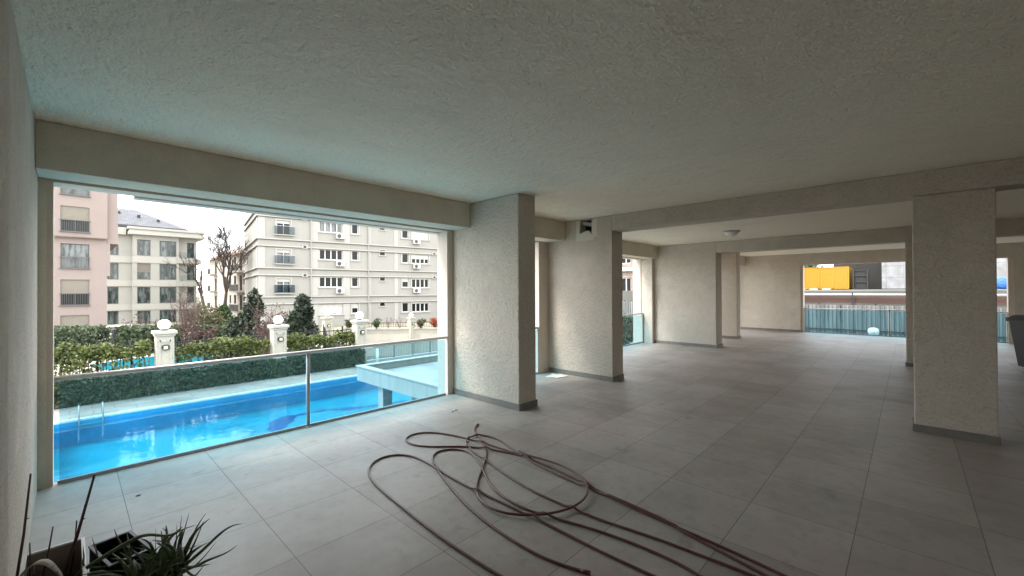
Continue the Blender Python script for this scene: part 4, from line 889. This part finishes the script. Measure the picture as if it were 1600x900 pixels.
for i, p in enumerate(hp):    # the free round loop springs a little off the floor
    if i < 260 and p[1] < 2.7 and 60 < i < 190: hz[i] += .022*sin(pi*(i-60)/130)
hs = empty('garden_hose', (2.4, 2.4, 0), 'long reddish brown garden hose lying in loose loops on the tiles', 'garden hose')
b = MB(); b.tube([(p[0]-2.4, p[1]-2.4, z) for p, z in zip(hp, hz)], HR, 10)
b.build('tube', mat('hose_rubber', (.115, .042, .036), .38, var=[(4, (.15, .08, .07), .5, .7)]), hs, True)
e0, e1 = Vector((hp[0][0]-2.4, hp[0][1]-2.4, hz[0])), Vector((hp[1][0]-2.4, hp[1][1]-2.4, hz[1])); d = (e0-e1).normalized()
MB().tube([e0-d*.02, e0+d*.03, e0+d*.031, e0+d*.05], [.013, .013, .009, .009], 10).build('connector', mat('red_connector', (.12, .02, .015), .4), hs, True)
e0, e1 = Vector((hp[-1][0]-2.4, hp[-1][1]-2.4, hz[-1])), Vector((hp[-3][0]-2.4, hp[-3][1]-2.4, hz[-3])); d = (e0-e1).normalized()
MB().tube([e0-d*.02, e0+d*.035], [.012, .012], 10).build('connector', mat('red_connector', (.12, .02, .015), .4), hs, True)

# ------------------------------------------------------------------ planters bottom left
SOIL = mat('potting_soil', (.025, .018, .014), .95, bump=[(30, 1, .02, 5)])
def trough(cx, cy, L_, W_, z1, rz, m, m_in, rimc, label, depth=.12, name='planter'):
    t = empty(name, (cx, cy, 0), label, 'planter', rz=rz); b = MB(); e = .008
    z0 = 0
    b.box(-W_, W_, -L_, -L_+e, z0, z1); b.box(-W_, W_, L_-e, L_, z0, z1); b.box(-W_, -W_+e, -L_+e, L_-e, z0, z1); b.box(W_-e, W_, -L_+e, L_-e, z0, z1); b.build('box', m, t)
    b = MB(); r = .004
    b.box(-W_-r, W_+r, -L_-r, -L_+e, z1+.001, z1+.008); b.box(-W_-r, W_+r, L_-e, L_+r, z1+.001, z1+.008); b.box(-W_-r, -W_+e, -L_+e, L_-e, z1+.001, z1+.008); b.box(W_-e, W_+r, -L_+e, L_-e, z1+.001, z1+.008); b.build('rim', rimc, t)
    MB().box(-W_+e, W_-e, -L_+e, L_-e, 0, z1-depth).build('soil', m_in, t)
    return t
trough(-.045, 2.45, .35, .09, .45, 0, mat('cream_plastic', (.24, .20, .16), .6, var=[(8, (.17, .14, .11), .5, .7)]), SOIL, mat('white_rim', (.72, .71, .68), .4), 'pale trough planter with dry sticks against the left wall', .14)
trough(.157, 2.573, .13, .07, .45, R(12), mat('black_pot', (.006, .006, .007), .7, spec=.15), SOIL, mat('grey_rim', (.05, .055, .055), .5), 'black square pot behind the aloe at the bottom left corner', .1, 'plant_pot')
STK = mat('dry_stick', (.07, .03, .03), .6)
dp_ = empty('dried_plant', (-.07, 2.68, 0), 'dry leafless plant of upright reddish sticks in the pale trough', 'dried plant')
for (a, b_, r, lb) in (((-.16, 2.72, .33), (-.115, 2.746, .821), .0045, 'tall dry stick close to the left wall'), ((-.035, 2.62, .32), (.074, 2.546, .817), .006, 'thickest tall reddish stick rising from the trough'),
        ((.0, 2.70, .33), (.022, 2.72, .575), .0035, 'short thin stick beside the thick reddish one'), ((-.09, 2.70, .33), (-.05, 2.74, .57), .0035, 'short leaning stick in the middle of the trough'),
        ((-.12, 2.72, .33), (-.118, 2.76, .52), .003, 'thin short stick near the wall in the trough'), ((-.11, 2.66, .33), (-.105, 2.70, .45), .005, 'stubby broken stick in the trough')):
    t = MB(); A0 = Vector(a); D0 = Vector(b_)-A0; mid = A0+D0*.5+Vector((.004, -.003, 0))
    t.tube([Vector((0, 0, 0)), mid-A0, D0], [r*1.15, r, r*.7], 7)
    if D0.z > .45: t.tube([D0*.62, D0*.62+Vector((.014, -.01, .004))], [r*.6, r*.3], 5)
    o = t.build('stem', STK, dp_, True); o.location = A0-dp_.location
BL = [([(0.022, 2.532, 0.415), (0.098, 2.451, 0.495), (0.181, 2.363, 0.565), (0.226, 2.316, 0.585), (0.281, 2.257, 0.582), (0.329, 2.206, 0.609), (0.365, 2.168, 0.626)], 0.011), ([(0.331, 2.424, 0.339), (0.365, 2.388, 0.415), (0.395, 2.356, 0.524), (0.425, 2.324, 0.593)], 0.008), ([(0.33, 2.353, 0.362), (0.362, 2.318, 0.436), (0.388, 2.29, 0.515), (0.407, 2.269, 0.587)], 0.009), ([(0.333, 2.349, 0.372), (0.403, 2.275, 0.457), (0.457, 2.217, 0.531), (0.494, 2.178, 0.565), (0.526, 2.144, 0.574)], 0.01), ([(0.372, 2.381, 0.339), (0.417, 2.333, 0.393), (0.458, 2.289, 0.466)], 0.006), ([(0.376, 2.348, 0.363), (0.428, 2.293, 0.395), (0.483, 2.234, 0.427), (0.519, 2.196, 0.461)], 0.009), ([(0.325, 2.577, 0.273), (0.348, 2.551, 0.382), (0.353, 2.545, 0.488)], 0.009), ([(0.328, 2.5, 0.306), (0.361, 2.465, 0.451), (0.383, 2.441, 0.571)], 0.008), ([(0.325, 2.65, 0.24), (0.337, 2.636, 0.334), (0.329, 2.644, 0.416), (0.313, 2.661, 0.443)], 0.009), ([(0.223, 2.539, 0.34), (0.178, 2.586, 0.416), (0.151, 2.613, 0.482), (0.139, 2.626, 0.526)], 0.008), ([(0.101, 2.522, 0.407), (0.079, 2.543, 0.49), (0.066, 2.557, 0.546)], 0.005), ([(0.281, 2.697, 0.24), (0.289, 2.688, 0.322), (0.29, 2.686, 0.44)], 0.004), ([(0.369, 2.603, 0.263), (0.371, 2.599, 0.41), (0.378, 2.592, 0.506)], 0.004), ([(0.339, 2.27, 0.405), (0.367, 2.241, 0.379), (0.385, 2.222, 0.4), (0.406, 2.199, 0.446)], 0.006), ([(0.264, 2.714, 0.24), (0.269, 2.708, 0.364), (0.276, 2.7, 0.372)], 0.006), ([(0.05, 2.502, 0.45), (0.041, 2.511, 0.501), (0.039, 2.513, 0.541)], 0.005), ([(0.305, 2.598, 0.273), (0.297, 2.606, 0.342), (0.289, 2.614, 0.359)], 0.012)]
al = empty('aloe_plant', (.255, 2.35, 0), 'dark spiky aloe plant with long curved leaves in the bottom left corner', 'potted plant')
crown = Vector((.255, 2.36, .37))
def blade(P, w_, nm='leaf'):
    P = catmull([tuple(p) for p in P], 6); b = MB(); n = len(P)
    for i, p in enumerate(P):
        p = Vector(p); d = Vector(P[min(i+1, n-1)])-Vector(P[max(i-1, 0)]); d.normalize()
        vw = (p-Vector((0, 0, 1.6))).normalized(); sd = d.cross(Vector((.3, -.2, 1))); sd = sd if sd.length > .2 else d.cross(Vector((1, 0, 0))); sd.normalize(); nn = d.cross(sd).normalized()
        q = i/(n-1); ww = w_*(1-q**2.2)*1.0+.0006; p = p-Vector(al.location)
        b.v += [tuple(p+sd*ww), tuple(p+nn*ww*.7), tuple(p-sd*ww), tuple(p-nn*ww*.5)]
    for i in range(n-1):
        for j in range(4): a = i*4+j; c = i*4+(j+1) % 4; b.f.append((a, c, c+4, a+4))
    b.f.append((0, 1, 2, 3)); b.f.append(tuple(4*(n-1)+j for j in (3, 2, 1, 0)))
    b.build(nm, LF_ALOE, al, True)
for P, w_ in BL:
    p0 = Vector(P[0]); st_ = crown+Vector((rnd.uniform(-.05, .05), rnd.uniform(-.05, .05), 0)); md = st_.lerp(p0, .55)+Vector((0, 0, .015))
    blade([tuple(st_), tuple(md)] + P, w_*1.35)
for i in range(95):
    a = rnd.uniform(0, 2*pi); L_ = rnd.uniform(.06, .2); h_ = rnd.uniform(.02, .17); s0 = crown+Vector((rnd.uniform(-.09, .09), rnd.uniform(-.07, .10), rnd.uniform(-.03, .02)))
    blade([tuple(s0), tuple(s0+Vector((cos(a)*L_*.35, sin(a)*L_*.35, h_*.7))), tuple(s0+Vector((cos(a)*L_*.8, sin(a)*L_*.8, h_)))], rnd.uniform(.006, .012))
MB().lathe([(.0, 0), (.07, 0), (.088, .34), (.094, .345), (.088, .352), (.082, .345), (.078, .33), (0, .33)], (crown.x-al.location.x, crown.y-al.location.y, 0), 24).build('pot', mat('black_pot', (.006, .006, .007), .5), al, True)
# dry curled leaf in the trough
dl = MB(); P = catmull([(-.15, 2.60, .36), (-.135, 2.61, .45), (-.10, 2.585, .50), (-.06, 2.55, .50), (-.02, 2.50, .45)], 6)
for i in range(len(P)-1):
    w0 = .016*sin(pi*(i+.5)/len(P))+.003; w1 = .016*sin(pi*(i+1.5)/len(P))+.003; a, c = Vector(P[i]), Vector(P[i+1]); s_ = Vector((.6, .8, 0))
    dl.quad(a-s_*w0, c-s_*w1, c+s_*w1, a+s_*w0)
o = dl.build('dry_leaf', mat('dry_leaf_tan', (.36, .33, .26), .7), None, True); tag(o, 'curled pale dry leaf hanging over the trough planter', 'dry leaf')
o.modifiers.new('thickness', 'SOLIDIFY').thickness = .002
